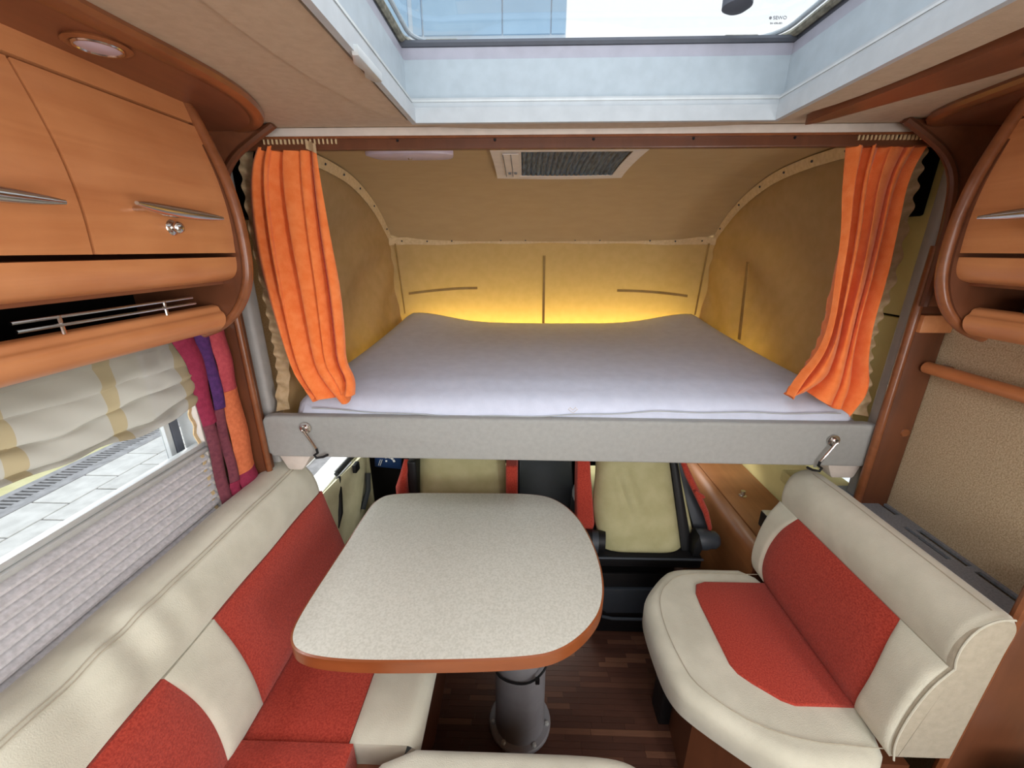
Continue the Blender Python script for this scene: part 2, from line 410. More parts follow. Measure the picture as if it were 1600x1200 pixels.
rb = build('trim_1', G().box(-0.85, 1.13, 1.215, 1.235, 1.905, 1.932, 0.003), 'wood_z', smooth=False)
tag(rb, 'brown wood strip across the ceiling in front of the bed', 'trim', kind='structure')
for k in range(7): build('screw', G().lathe([(0.004, 0), (0.003, 0.002)], (-0.6 + k * 0.26, 1.215, 1.926), (0, -1, 0), 8), 'black', rb)

# wood posts either side of the bed
pl = thing('trim_2', (-0.9, 1.2, 0), 'narrow cherry wood post between the window curtain and the bed', 'post', kind='structure')
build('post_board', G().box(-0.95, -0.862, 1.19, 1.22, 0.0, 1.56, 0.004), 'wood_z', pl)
build('post_moulding', G().tube([(-0.866, 1.192, 0.0), (-0.864, 1.192, 0.8), (-0.864, 1.192, 1.56)], 0.010, 10), 'wood_edge', pl)
pr = thing('trim_3', (1.16, 1.2, 0), 'broad cherry wood post beside the beige carpet wall', 'post', kind='structure')
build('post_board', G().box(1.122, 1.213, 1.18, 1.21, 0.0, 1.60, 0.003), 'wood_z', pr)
build('post_moulding', G().tube([(1.118, 1.185, 0.0), (1.118, 1.185, 0.9), (1.118, 1.188, 1.66)], 0.012, 10), 'wood_edge', pr)
build('screw_cap', G().lathe([(0.0135, 0), (0.012, 0.003)], (1.193, 1.18, 1.108), (0, -1, 0), 16), 'wood_edge', pr)
build('cross_board', G().box(1.125, 1.213, 1.165, 1.19, 1.425, 1.475, 0.003), 'wood', pr)
# curved gable boards above the posts
def gable(mirror, name, label):
    f = (lambda x: mir(x)) if mirror else (lambda x: x)
    curve = smooth_line([(0.93, 1.952), (0.99, 1.918), (1.052, 1.878), (1.092, 1.822), (1.106, 1.74), (1.112, 1.64), (1.114, 1.5)], it=2)
    poly = [(f(a), b) for a, b in curve] + [(f(1.235), 1.5), (f(1.235), 1.952)]
    t = thing(name, (f(1.15), 1.17, 1.5), label, 'gable board', kind='structure')
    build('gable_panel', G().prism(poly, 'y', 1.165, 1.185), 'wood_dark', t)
    build('gable_moulding', G().tube([(f(a), 1.166, b) for a, b in curve], 0.010, 8), 'wood_z', t)
gable(False, 'trim_4', 'curved cherry gable board between the right curtain and the wall cabinet')
gable(True, 'trim_5', 'curved cherry gable board between the left curtain and the long cabinet')

# grey cab pillars and black boxes standing in for the darkness above the cab sides
t = build('trim_6', G().box(1.136, 1.170, 1.222, 1.262, 0.80, 1.90, 0.012, 3), 'pillar'); tag(t, 'grey padded cab pillar right of the right orange curtain', 'pillar', kind='structure')
t = build('trim_7', G().box(-0.905, -0.855, 1.245, 1.30, 0.60, 1.90, 0.012, 3), 'pillar'); tag(t, 'grey padded cab pillar left of the left orange curtain', 'pillar', kind='structure')
for nm, x0, x1, lb in (('cab_dark_void', 1.09, 1.188, 'black box standing for the darkness above the cab wall behind the right orange curtain'), ('cab_dark_void', -0.94, -0.80, 'black box standing for the darkness above the cab behind the left orange curtain')):
    t = thing(nm, ((x0 + x1) / 2, 1.4, 1.72), lb, 'dark void')
    build('dark_void_body', G().box(x0, x1, 1.33, 2.2, 1.745, 1.93, 0.006), 'void', t)
    build('dark_void_edge', G().tube([((x0 if x0 > 0 else x1), 1.32, 1.765), ((x0 if x0 > 0 else x1), 2.1, 1.79)], 0.003, 6), 'darkgrey', t)
    build('dark_void_edge', G().tube([((x0 if x0 > 0 else x1), 1.32, 1.82), ((x0 if x0 > 0 else x1), 2.1, 1.85)], 0.003, 6), 'darkgrey', t)

# ------------------------------------------------------------------ roof window (window_2)
sk = thing('window_2', (0.16, 0.7, 1.95), 'large white framed roof window with clear acrylic dome', 'roof window', kind='structure')
X0, X1, Y0, Y1 = -0.275, 0.595, 0.30, 1.125
def ring(x0, x1, y0, y1, wd, z0, z1):
    return G().box(x0 - wd, x1 + wd, y1, y1 + wd, z0, z1).box(x0 - wd, x1 + wd, y0 - wd, y0, z0, z1).box(x0 - wd, x0, y0, y1, z0, z1).box(x1, x1 + wd, y0, y1, z0, z1)
build('lower_frame', ring(-0.262, 0.585, 0.29, 1.108, 0.012, 1.938, 1.97), 'framewhite', sk, smooth=False)
build('blind_track', ring(-0.266, 0.587, 0.29, 1.115, 0.006, 1.966, 1.970), 'rubber', sk, smooth=False)
build('blind_track', ring(-0.270, 0.591, 0.28, 1.118, 0.006, 1.984, 1.988), 'alu', sk, smooth=False)
build('throat_liner', ring(-0.272, 0.592, 0.285, 1.119, 0.004, 1.952, 1.992), 'framewhite', sk, smooth=False)
build('shaft_liner', ring(-0.288, 0.61, 0.26, 1.138, 0.02, 1.990, 2.075), 'bluewhite', sk, smooth=False)
build('upper_liner', ring(-0.292, 0.614, 0.255, 1.142, 0.02, 2.075, 2.10), 'framepink', sk, smooth=False)
build('gasket', ring(-0.296, 0.618, 0.25, 1.146, 0.02, 2.098, 2.116).tube([(-0.296, 1.146, 2.108), (0.618, 1.146, 2.108)], 0.009, 8), 'rubber', sk)
def rring(x0, x1, y0, y1, r, z, n=6):
    P = []
    for cx, cy, a0 in ((x1 - r, y1 - r, 0), (x0 + r, y1 - r, 90), (x0 + r, y0 + r, 180), (x1 - r, y0 + r, 270)):
        for k in range(n + 1):
            a = math.radians(a0 + 90 * k / n); P.append((cx + r * math.cos(a), cy + r * math.sin(a), z))
    return P
build('seal_ring', G().tube(rring(-0.292, 0.612, 0.1, 1.198, 0.07, 2.119), 0.009, 8, closed=True), 'seal', sk)
build('seal_ring', G().tube(rring(-0.272, 0.592, 0.12, 1.182, 0.07, 2.124), 0.005, 8, closed=True), 'bluewhite', sk)
def dome(u, v):
    x = -0.31 + 0.94 * u; yy = 0.05 + 1.17 * v
    k = (1 - abs(2 * u - 1) ** 6) * (1 - abs(2 * v - 1) ** 6)
    return (x, yy, 2.135 + 0.05 * k)
pane = build('dome_pane', G().patch(dome, 22, 22, 0.004, flip=False), 'glass', sk)
for sx in (-0.20, 0.50): build('hinge_block', G().obox((sx, 1.17, 2.116), (0.08, 0.03, 0.016), (0, 0, 0), 0.005), 'seal', sk)
build('turn_knob', G().lathe([(0.030, 0), (0.030, 0.018), (0.02, 0.024)], (0.450, 1.085, 2.160), (0, 0, -1), 20), 'rubber', sk)
lt = build('blind_latch', G().prism([(0.800, 0.0), (0.83, 0.010), (0.86, 0.004), (0.885, 0.012), (0.905, 0.004), (0.905, -0.012), (0.800, -0.010)], 'z', 1.93, 1.945, 0.002), 'alu', sk)
lt.rotation_euler = (0, 0, PI / 2); lt.location = Vector((-0.266, 0.79, 1.932)) - WL[sk.name]
build('lower_frame', G().box(-0.285, -0.262, -0.1, 0.30, 1.938, 1.97), 'framewhite', sk, smooth=False)
# maker's mark etched on the dome
mk = G().lathe([(0.0032, 0), (0.0032, 0.0006)], (0.5555, 1.150, 2.150), (0, -1, 0.2), 10)
build('etched_mark', mk, 'etch', sk)
def text(body, size, loc, rot, mat, parent, name='lettering', ext=0.0004):
    cu = bpy.data.curves.new(name, 'FONT'); cu.body = body; cu.size = size; cu.extrude = ext; cu.align_x = 'CENTER'; cu.align_y = 'CENTER'
    tmp = bpy.data.objects.new(name, cu); COL.objects.link(tmp)
    dg = bpy.context.evaluated_depsgraph_get(); me = bpy.data.meshes.new_from_object(tmp.evaluated_get(dg))
    COL.objects.unlink(tmp); bpy.data.objects.remove(tmp); bpy.data.curves.remove(cu)
    me.name = name; me.materials.append(M[mat])
    o = bpy.data.objects.new(name, me); COL.objects.link(o); WL[o.name] = Vector(loc)
    o.rotation_euler = rot
    if parent is not None: o.parent = parent; o.location = Vector(loc) - WL[parent.name]
    else: o.location = loc
    return o
text('SEWO', 0.011, (0.577, 1.150, 2.150), (math.radians(72), 0, 0), 'etch', sk)
text('E4 43R-001', 0.006, (0.571, 1.150, 2.140), (math.radians(72), 0, 0), 'etch', sk)

# ------------------------------------------------------------------ side window (window_1)
wi = thing('window_1', (-0.97, 0.5, 0.84), 'long side window with pale aluminium frame above the bench', 'window', kind='structure')
build('window_frame', G().box(-0.975, -0.945, -0.10, 1.06, 0.84, 0.87).box(-0.975, -0.945, -0.10, 1.06, 1.41, 1.44).box(-0.985, -0.945, 1.035, 1.06, 0.87, 1.41), 'alu', wi, smooth=False)
build('pane_edge', G().box(-0.995, -0.983, 1.005, 1.03, 0.87, 1.41, 0.002), 'rubber', wi)
build('pane_edge', G().box(-1.0, -0.985, 0.985, 1.003, 0.87, 1.41, 0.002), 'alu', wi, label='pale aluminium pane edge')
build('window_pane', G().box(-1.0, -0.996, -0.10, 0.985, 0.85, 1.43), 'glass', wi, smooth=False)

# cab side door (door_1)
do = thing('door_1', (-0.95, 1.8, 0.1), 'cream cab side door with dark handle strip left of the driver seat', 'door', kind='structure')
def dcard(u, v):
    y = 1.30 + 0.64 * u
    z = 0.12 + 0.485 * v
    return (-0.905 + 0.045 * math.sin(PI * min(1, max(0, u))) ** 0.6 * math.sin(PI * v) ** 0.5 + 0.06 * u * v * u, y, z)
build('door_card', G().patch(dcard, 24, 20, 0.03), 'doorcard', do)
build('door_sill', G().box(-1.02, -0.912, 1.30, 2.30, 0.585, 0.600, 0.004), 'white', do)
build('window_seal', G().tube([(-0.905, 1.70, 0.612), (-0.900, 1.85, 0.612), (-0.88, 2.05, 0.612)], 0.012, 8), 'black', do)
build('chrome_strip', G().tube([(-0.915, 1.70, 0.622), (-0.910, 1.85, 0.622), (-0.89, 2.05, 0.622)], 0.006, 8), 'alu', do)
build('grab_handle', G().tube([(-0.890, 1.69, 0.605), (-0.872, 1.63, 0.54), (-0.862, 1.59, 0.47), (-0.868, 1.55, 0.40)], [0.010, 0.017, 0.018, 0.010], 8), 'black', do)
build('switch', G().obox((-0.845, 1.79, 0.600), (0.02, 0.05, 0.045), (0, 0, 0), 0.004), 'black', do)
build('door_pull', G().tube([(-0.845, 1.80, 0.34), (-0.83, 1.86, 0.42), (-0.835, 1.90, 0.50)], 0.014, 8), 'darkgrey', do)
build('door_edge', G().box(-0.94, -0.84, 1.935, 1.96, 0.1, 0.62, 0.01), 'doorcard', do)
build('window_rear_panel', G().box(-0.985, -0.95, 1.30, 1.42, 0.20, 1.0), 'doorcard', do, smooth=False)

# ================================================================== CABINETS
def cabinet(mirror):
    fx = (lambda x: mir(x)) if mirror else (lambda x: x)
    side = 'right' if mirror else 'left'
    yn, ye = (-0.35, 0.955)
    lab = ('small curved cherry wall cabinet over the tray shelf' if mirror else 'long curved cherry wall cabinet over the side window')
    t = thing('overhead_cabinet', (fx(-0.80), 0.5, 1.46), lab, 'cabinet')
    dp = [(-0.692, 1.895), (-0.675, 1.84), (-0.660, 1.78), (-0.653, 1.71), (-0.657, 1.643)]
    dps = smooth_line(dp, it=2)
    def sheet(prof, y0, y1, th=0.018, puff=0.0, nu=3, nv=24):
        return G().patch(lambda u, v: (fx(interp(prof, v)[0]), y0 + (y1 - y0) * u, interp(prof, v)[1]), nu, nv, th, puff, flip=mirror)
    # carcass
    g = G()
    for a in ((-0.95, -0.70, yn, ye, 1.574, 1.59), (-0.95, -0.935, yn, ye, 1.47, 1.94), (-0.95, -0.745, yn, ye, 1.476, 1.487), (-0.95, -0.68, yn, ye, 1.59, 1.60)):
        x0, x1 = sorted((fx(a[0]), fx(a[1]))); g.box(x0, x1, *a[2:])
    build('carcass', g, 'wood_dark', t, smooth=False)
    x0, x1 = sorted((fx(-0.93), fx(-0.745)))
    build('shelf_lining', G().box(x0, x1, yn, ye - 0.002, 1.485, 1.489).box(*sorted((fx(-0.934), fx(-0.925))), yn, ye - 0.002, 1.489, 1.573), 'void', t, smooth=False)
    build('header_panel', sheet([(-0.706, 1.944), (-0.699, 1.92), (-0.694, 1.901)], yn, ye - 0.004), 'wood', t)
    splits = [(-0.35, -0.01), (-0.003, 0.627), (0.632, 0.952)]
    if mirror: splits = [(-0.35, 0.05), (0.057, 0.50), (0.507, 0.952)]
    for i, (a, b) in enumerate(splits):
        d = build('door', sheet(dps, a, b, 0.016, 0.0015, 14, 26), 'wood', t)
        if i == 0: continue
        if mirror: hc = (0.80 if i == 2 else 0.30, 0.09)
        else: hc = (0.772 if i == 2 else 0.475, 0.095)
        yc, hl = hc
        P = []; R = []
        for k in range(13):
            s_ = -1 + 2 * k / 12
            P.append((fx(-0.630 + 0.018 * s_ * s_), yc + hl * s_, 1.715 - 0.005 * s_)); R.append(0.0030 + 0.0072 * (1 - abs(s_) ** 2.6))
        build('handle', G().tube(P, R, 12), 'chrome', d)
        ax = (-1, 0, 0) if mirror else (1, 0, 0)
        if i == 2:
            build('lock_knob', G().lathe([(0.013, 0), (0.014, 0.003), (0.012, 0.005), (0.008, 0.007), (0.0095, 0.011), (0.0105, 0.016), (0.008, 0.020), (0.003, 0.022)], (fx(-0.656), yc + 0.012, 1.689), ax, 20), 'chrome', d)
        for e in (-0.75, 0.75):
            build('handle_foot', G().tube([(fx(-0.657), yc + hl * e * 0.8, 1.715), (fx(-0.625), yc + hl * e * 0.8, 1.715)], 0.004, 8), 'chrome', d)
    fp = smooth_line([(-0.658, 1.634), (-0.659, 1.615), (-0.665, 1.597), (-0.678, 1.585), (-0.71, 1.578)], it=2)
    build('fascia_rail', sheet(fp, yn, ye - 0.006, 0.016, 0.0), 'wood', t)
    lpo = smooth_line([(-0.736, 1.527), (-0.722, 1.524), (-0.719, 1.512), (-0.712, 1.508), (-0.709, 1.497), (-0.714, 1.480), (-0.732, 1.465), (-0.77, 1.458)], it=2)
    lpoly = [(fx(a), b) for a, b in lpo + [(-0.95, 1.458), (-0.95, 1.470), (-0.77, 1.470), (-0.742, 1.480), (-0.736, 1.50)]]
    build('shelf_lip', G().prism(lpoly, 'y', yn, ye - 0.012), 'wood', t)
    # bent side frame
    ar = smooth_line([(-0.722, 1.953), (-0.704, 1.93), (-0.684, 1.88), (-0.658, 1.805), (-0.645, 1.73), (-0.643, 1.67), (-0.646, 1.61), (-0.658, 1.565), (-0.688, 1.515), (-0.74, 1.472), (-0.79, 1.455)], it=3)
    build('side_frame', G().tube([(fx(a), ye + 0.008, b) for a, b in ar], 0.012, 12, flat=(1.0, 1.0)), 'wood_edge', t)
    poly = [(fx(a - 0.004), b) for a, b in ar] + [(fx(-0.945), 1.45), (fx(-0.945), 1.953)]
    build('end_panel', G().prism(poly, 'y', ye - 0.008, ye + 0.008), 'wood_z', t)
    if not mirror:
        r = build('guard_rail', G().tube([(-0.722, 0.545, 1.551), (-0.722, 0.872, 1.551)], 0.0028, 8).tube([(-0.718, 0.545, 1.539), (-0.718, 0.872, 1.539)], 0.0028, 8), 'chrome', t)
        for yy in (0.607, 0.80):
            build('rail_post', G().tube([(-0.722, yy, 1.524), (-0.722, yy, 1.553)], 0.003, 8), 'chrome', r)
    return t
cabinet(False); cabinet(True)
# thing kept on the right-hand shelf
b_ = thing('box', (1.09, 0.80, 1.489), 'black box lying in the open shelf of the small cabinet', 'box')
build('box_body', G().box(1.02, 1.15, 0.74, 0.86, 1.489, 1.545, 0.003), 'black', b_)
build('box_rim', G().tube([(1.018, 0.742, 1.546), (1.018, 0.858, 1.546), (1.15, 0.858, 1.546), (1.15, 0.742, 1.546)], 0.0015, 6, closed=True), 'darkgrey', b_)
b_ = thing('box', (1.07, 0.64, 1.489), 'grey box at the frame edge of the right open shelf', 'box')
build('box_body', G().box(1.0, 1.12, 0.56, 0.68, 1.489, 1.53, 0.006), 'darkgrey', b_)
build('box_lid', G().box(0.998, 1.122, 0.558, 0.682, 1.53, 1.537, 0.003), 'grey', b_)

# cornices under the ceiling
def cornice(name, pts, wall_x, label, fx=1):
    e = smooth_line(pts, it=3)
    t = thing(name, (wall_x, 0.7, 1.93), label, 'cornice', kind='structure')
    inner = [(p[0] - 0.035 * fx, p[1] - 0.0) for p in e]
    e2 = [(p[0] - 0.018 * fx, p[1]) for p in e]
    poly = e2 + [(wall_x, e[-1][1]), (wall_x, e[0][1])]
    build('soffit_board', G().prism(poly, 'z', 1.938, 1.957), 'wood_dark', t)
    build('edge_roll', G().tube([(p[0] - 0.018 * fx, p[1], 1.9475) for p in e], 0.0165, 10, flat=(1.2, 0.8)), 'wood_edge', t)
    return t
cl = cornice('trim_8', [(-0.60, -0.4), (-0.585, 0.3), (-0.565, 0.66), (-0.553, 0.78), (-0.553, 0.90), (-0.58, 1.01), (-0.625, 1.10), (-0.70, 1.17), (-0.80, 1.20), (-0.90, 1.205)], -0.94, 'brown wood soffit with a rounded edge along the left ceiling', 1)
sp = build('spotlight', G().lathe([(0.038, 0), (0.040, 0.003), (0.034, 0.006), (0.028, 0.003)], (-0.632, 0.705, 1.938), (0, 0, -1), 28), 'wood_edge', cl)
build('lens', G().lathe([(0.027, 0), (0.026, 0.005), (0.018, 0.007)], (-0.632, 0.705, 1.938), (0, 0, -1), 28), 'lampglass', sp)
build('lens_ring', G().tube([(-0.632 + 0.028 * math.cos(a * PI / 12), 0.705 + 0.028 * math.sin(a * PI / 12), 1.933) for a in range(24)], 0.0022, 6, closed=True), 'chrome', sp)
cornice('trim_9', [(0.90, -0.4), (0.895, 0.5), (0.90, 0.80), (0.91, 0.95), (0.925, 1.06), (0.955, 1.14), (1.02, 1.185), (1.10, 1.20)], 1.21, 'brown wood soffit with a rounded edge along the right ceiling', -1)
wg = thing('trim_10', (0.75, 0.8, 1.94), 'tapering dark wood ceiling panel right of the roof window', 'ceiling panel', kind='structure')
build('wedge_board', G().prism(smooth_line([(0.662, 1.150), (0.70, 1.13), (0.757, 0.975), (0.825, 0.83), (0.85, 0.60), (0.86, 0.2), (0.86, -0.3), (0.73, -0.3), (0.72, 0.4), (0.712, 0.72), (0.685, 0.95)], it=2, closed=True), 'z', 1.936, 1.957), 'wood_dark', wg)
s2 = build('spotlight', G().lathe([(0.030, 0), (0.032, 0.003), (0.025, 0.006)], (0.785, 0.745, 1.936), (0, 0, -1), 24), 'wood_edge', wg)
build('lens', G().lathe([(0.022, 0), (0.021, 0.008)], (0.785, 0.745, 1.936), (0, 0, -1), 24), 'lampglass', s2)

# ================================================================== WINDOW DRESSING
# pleated blind
pb = thing('pleated_blind', (-0.935, 0.5, 0.87), 'speckled white pleated blind raised below the side window view', 'blind')
zz = [0.872 + 0.0247 * k for k in range(10)]
prof = []
for k in range(9):
    prof += [(-0.951, zz[k]), (-0.923, zz[k] - 0.005), (-0.922, zz[k] + 0.001)]
prof.append((-0.951, zz[9]))
build('pleated_cloth', G().patch(lambda u, v: (interp(prof, v)[0], -0.1 + 1.135 * u, interp(prof, v)[1]), 3, 109, 0.001), 'pleat', pb, ang=25)
build('handle_bar', G().box(-0.95, -0.915, -0.1, 1.036, 1.092, 1.106, 0.004).box(-0.945, -0.922, -0.1, 1.036, 1.106, 1.122, 0.005), 'alu', pb)
build('guide_channel', G().box(-0.95, -0.925, 1.036, 1.05, 0.86, 1.42, 0.003), 'offwhite', pb)
# roman blind, gathered
rbk = thing('roman_blind', (-0.92, 0.5, 1.235), 'sheer cream striped blind gathered at the top of the side window', 'blind')
def roman(u, v):
    yy = 0.10 + 0.955 * u
    z = 1.438 - 0.200 * v
    sag = 0.012 * math.sin(PI * 3 * u + 0.6) + 0.010 * vnoise(u * 2, v, 1)
    ph = v * PI * 5.0 + 1.6 * math.sin(u * 3.1 + v * 2.2) + 0.8 * math.sin(u * 7.3 + 1)
    w_ = (1 - 2 * abs(math.sin(ph)) ** 0.6) * (0.25 + 0.75 * v)
    x = -0.918 - 0.007 * w_ + 0.004 * math.sin(u * 17 + v * 6) + 0.002 * math.sin(u * 53 - v * 20)
    corner = 0.045 * max(0, (u - 0.82) / 0.18) ** 2 * v
    return (x, yy, z - sag * v + 0.006 * math.cos(v * PI * 7 + u * 5) * v + corner * -0.2)
build('voile', G().patch(roman, 80, 70, 0.0012, flip=True), 'sheer', rbk)
build('top_rail', G().box(-0.93, -0.905, 0.05, 1.16, 1.43, 1.446, 0.003), 'alu', rbk)
# curtain of coloured bands at the window's far end (sheet planes run front to back, each with its own pleat)
wcu = thing('window_curtain', (-0.9, 1.1, 0.88), 'narrow patchwork curtain in purple, magenta and orange beside the window', 'curtain')
Ltop = [(1.000, 1.425), (1.024, 1.36), (1.032, 1.31), (1.028, 1.24), (1.026, 1.14), (1.024, 1.03), (1.022, 0.90)]
def leftY(z): return float(np.interp(z, [p[1] for p in Ltop][::-1], [p[0] for p in Ltop][::-1]))
def rightY(z): return 1.183
def strip(name, a0, a1, z0, z1, mat, dx, par, a0t=None, a1t=None):
    def fn(u, v):
        z = z1 + (z0 - z1) * v
        k = (z - 0.88) / (1.425 - 0.88)
        A0 = a0 if a0t is None else a0 + (a0t - a0) * k
        A1 = a1 if a1t is None else a1 + (a1t - a1) * k
        L_ = leftY(z); R_ = rightY(z); yy = L_ + (R_ - L_) * (A0 + (A1 - A0) * u)
        return (-0.912 + dx + 0.013 * math.sin(PI * u) + 0.003 * math.sin(v * 7 + a0 * 9), yy, z)
    return build(name, G().patch(fn, 9, 16, 0.003, flip=True), mat, par)
strip('pleat', 0.0, 0.30, 1.17, 1.425, 'magenta', 0.0, wcu, 0.0, 0.40)
strip('pleat', 0.0, 0.28, 0.90, 1.171, 'plum', 0.0, wcu, 0.0, 0.30)
strip('pleat', 0.24, 0.52, 1.20, 1.425, 'purple', 0.005, wcu, 0.36, 0.66)
strip('pleat', 0.24, 0.52, 0.96, 1.201, 'plum', 0.005, wcu, 0.34, 0.54)
strip('pleat', 0.24, 0.52, 0.89, 0.961, 'magenta', 0.005, wcu)
strip('pleat', 0.47, 1.0, 1.24, 1.425, 'rose', 0.010, wcu, 0.60, 1.0)
strip('pleat', 0.47, 1.0, 0.965, 1.241, 'apricot', 0.010, wcu, 0.52, 1.0)
strip('pleat', 0.47, 1.0, 0.88, 0.966, 'magenta', 0.010, wcu)
build('lining', G().patch(lambda u, v: (-0.93 + 0.004 * math.sin(v * 40), 1.016 + 0.010 * u + 0.0 * v, 1.25 - 0.36 * v), 2, 30, 0.003), 'trimfab', wcu, label='frayed cream lining edge')

# ================================================================== BED
bed = thing('drop_down_bed', (0.14, 1.7, 0.98), 'beige padded drop-down bed platform lowered over the cab seats', 'bed')
bd = [(-0.862, 0.995), (-0.862, 1.112), (-0.85, 1.128), (-0.82, 1.131), (0.14, 1.128), (1.10, 1.124), (1.128, 1.120), (1.14, 1.105), (1.14, 0.985), (1.125, 0.974), (0.14, 0.978), (-0.845, 0.981)]
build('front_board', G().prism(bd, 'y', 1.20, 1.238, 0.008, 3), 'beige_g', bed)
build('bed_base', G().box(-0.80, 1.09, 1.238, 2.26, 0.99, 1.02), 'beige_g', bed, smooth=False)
for x0, x1 in ((-0.838, -0.722), (1.012, 1.128)):
    build('support_block', G().prism([(x0, 0.982), (x1, 0.982), (x1 - 0.035 if x0 < 0 else x1 - 0.015, 0.93), (x1 - 0.045 if x0 < 0 else x1 - 0.022, 0.922), (x0 + 0.030, 0.922), (x0 + 0.022, 0.93)], 'y', 1.215, 1.29, 0.005), 'offwhite', bed)
def hook(x, z, dx, lab):
    t = thing('hook_latch', (x, 1.2, z), lab, 'latch', group=None)
    build('eye_plate', G().lathe([(0.020, 0), (0.019, 0.003), (0.008, 0.005)], (x, 1.197, z), (0, -1, 0), 20), 'chrome', t)
    build('ring', G().tube([(x + 0.009 * math.cos(a * PI / 8), 1.188, z + 0.009 * math.sin(a * PI / 8)) for a in range(16)], 0.0032, 8, closed=True), 'chrome', t)
    build('rod', G().tube([(x, 1.184, z - 0.004), (x + dx * 0.6, 1.182, z - 0.040), (x + dx, 1.184, z - 0.070)], 0.004, 8), 'chrome', t)
    s = 1 if dx > 0 else -1
    build('rubber_hook', G().tube([(x + dx, 1.184, z - 0.068), (x + dx + 0.002 * s, 1.184, z - 0.085), (x + dx - 0.010 * s, 1.183, z - 0.093), (x + dx - 0.004 * s, 1.182, z - 0.103), (x + dx + 0.018 * (1 if dx > 0 else -1), 1.184, z - 0.100), (x + dx + 0.035 * s, 1.186, z - 0.092)], 0.0042, 8), 'black', t)
hook(-0.716, 1.092, 0.032, 'chrome hook latch on the left end of the bed board')
hook(0.996, 1.070, -0.034, 'chrome hook latch on the right end of the bed board')
# mattress
def mtop(x, y):
    v0 = (y - 1.22) / 1.0; u = (x - 0.155) / (0.94 - 0.155 * v0) * 0.93; v = (y - 1.22) / 1.0
    edge = min(1, max(0, v))
    z = 1.172 + 0.028 * min(1, v / 0.15) + 0.055 * edge + 0.02 * edge * edge
    corner = math.exp(-((abs(u) - 0.86) / 0.28) ** 2) * max(0, v - 0.15) ** 1.6 * 0.075
    return z + corner - 0.012 * (1 - edge) * (abs(u) ** 3)
def mattress():
    nu, nv = 60, 40
    vt = []; f = []
    def xy(u, v):
        hw = 0.940 - 0.155 * v
        x = 0.160 - 0.012 * v + (2 * u - 1) * hw; y = 1.228 + 1.0 * v
        r = 0.055
        cu = min(u, 1 - u) * 2 * hw; cv = min(v, 1 - v)
        return x, y, cu, cv
    U = [0, 0.004, 0.012, 0.025, 0.045] + [0.045 + 0.91 * k / (nu - 10) for k in range(1, nu - 10)] + [0.955, 0.975, 0.988, 0.996, 1]
    V = [0, 0.008, 0.022, 0.045, 0.075] + [0.075 + 0.86 * k / (nv - 10) for k in range(1, nv - 10)] + [0.935, 0.965, 0.983, 0.994, 1]
    P = []
    for u in U:
        for v in V:
            x, y, cu, cv = xy(u, v)
            d = min(cu, cv); 
            r = 0.05
            e1 = max(0, 1 - cu / r); e2 = max(0, 1 - cv / r)
            e = min(1, math.hypot(e1, e2))
            drop = r * (1 - math.sqrt(max(0, 1 - e * e)))
            zt = mtop(x, y)
            # rounded plan corners
            if e1 > 0 and e2 > 0:
                k = 0.25 * e1 * e2 * r
                x += k if u < 0.5 else -k; y += k if v < 0.5 else -k
            wr_ = 0.0012 * vnoise(x * 0.8, y * 0.8, 2)
            if v < 0.10: wr_ += 0.0014 * math.sin(x * 9 + y * 70) * (0.10 - v) / 0.10
            P.append((x, y, zt - drop + wr_))
    n = len(P); mu, mv = len(U), len(V)
    B = [(p[0], p[1], 1.021) for p in P]
    f = []
    for i in range(mu - 1):
        for j in range(mv - 1):
            a = i * mv + j; f.append([a, a + mv, a + mv + 1, a + 1]); f.append([n + a, n + a + 1, n + a + mv + 1, n + a + mv])
    per = [i * mv for i in range(mu)] + [(mu - 1) * mv + j for j in range(1, mv)] + [i * mv + mv - 1 for i in range(mu - 2, -1, -1)] + [j for j in range(mv - 2, 0, -1)]
    m = len(per)
    for k in range(m): f.append([per[k], n + per[k], n + per[(k + 1) % m], per[(k + 1) % m]])
    return G().add(P + B, f)
mt = thing('mattress', (0.14, 1.7, 1.021), 'white sheeted mattress lying on the lowered bed', 'mattress')
build('mattress_body', mattress(), 'sheet', mt, ang=60)
build('piping', G().tube([(-0.70 + 1.72 * k / 40, 1.2275 - 0.001, 1.150 - 0.022 * math.sin(PI * min(1, k / 26)) + 0.002 * math.sin(k)) for k in range(41)], 0.0022, 6), 'framewhite', mt, label='grey seam piping')
# embroidered lozenge at the front edge
build('embroidered_lozenge', G().tube([(0.15, 1.235, 1.152), (0.165, 1.245, 1.162), (0.18, 1.235, 1.152), (0.165, 1.229, 1.142)], 0.0011, 6, closed=True)
      .tube([(0.155, 1.238, 1.158), (0.165, 1.234, 1.150), (0.175, 1.238, 1.158)], 0.0011, 6), 'offwhite', mt, label='embroidered pale lozenge mark')

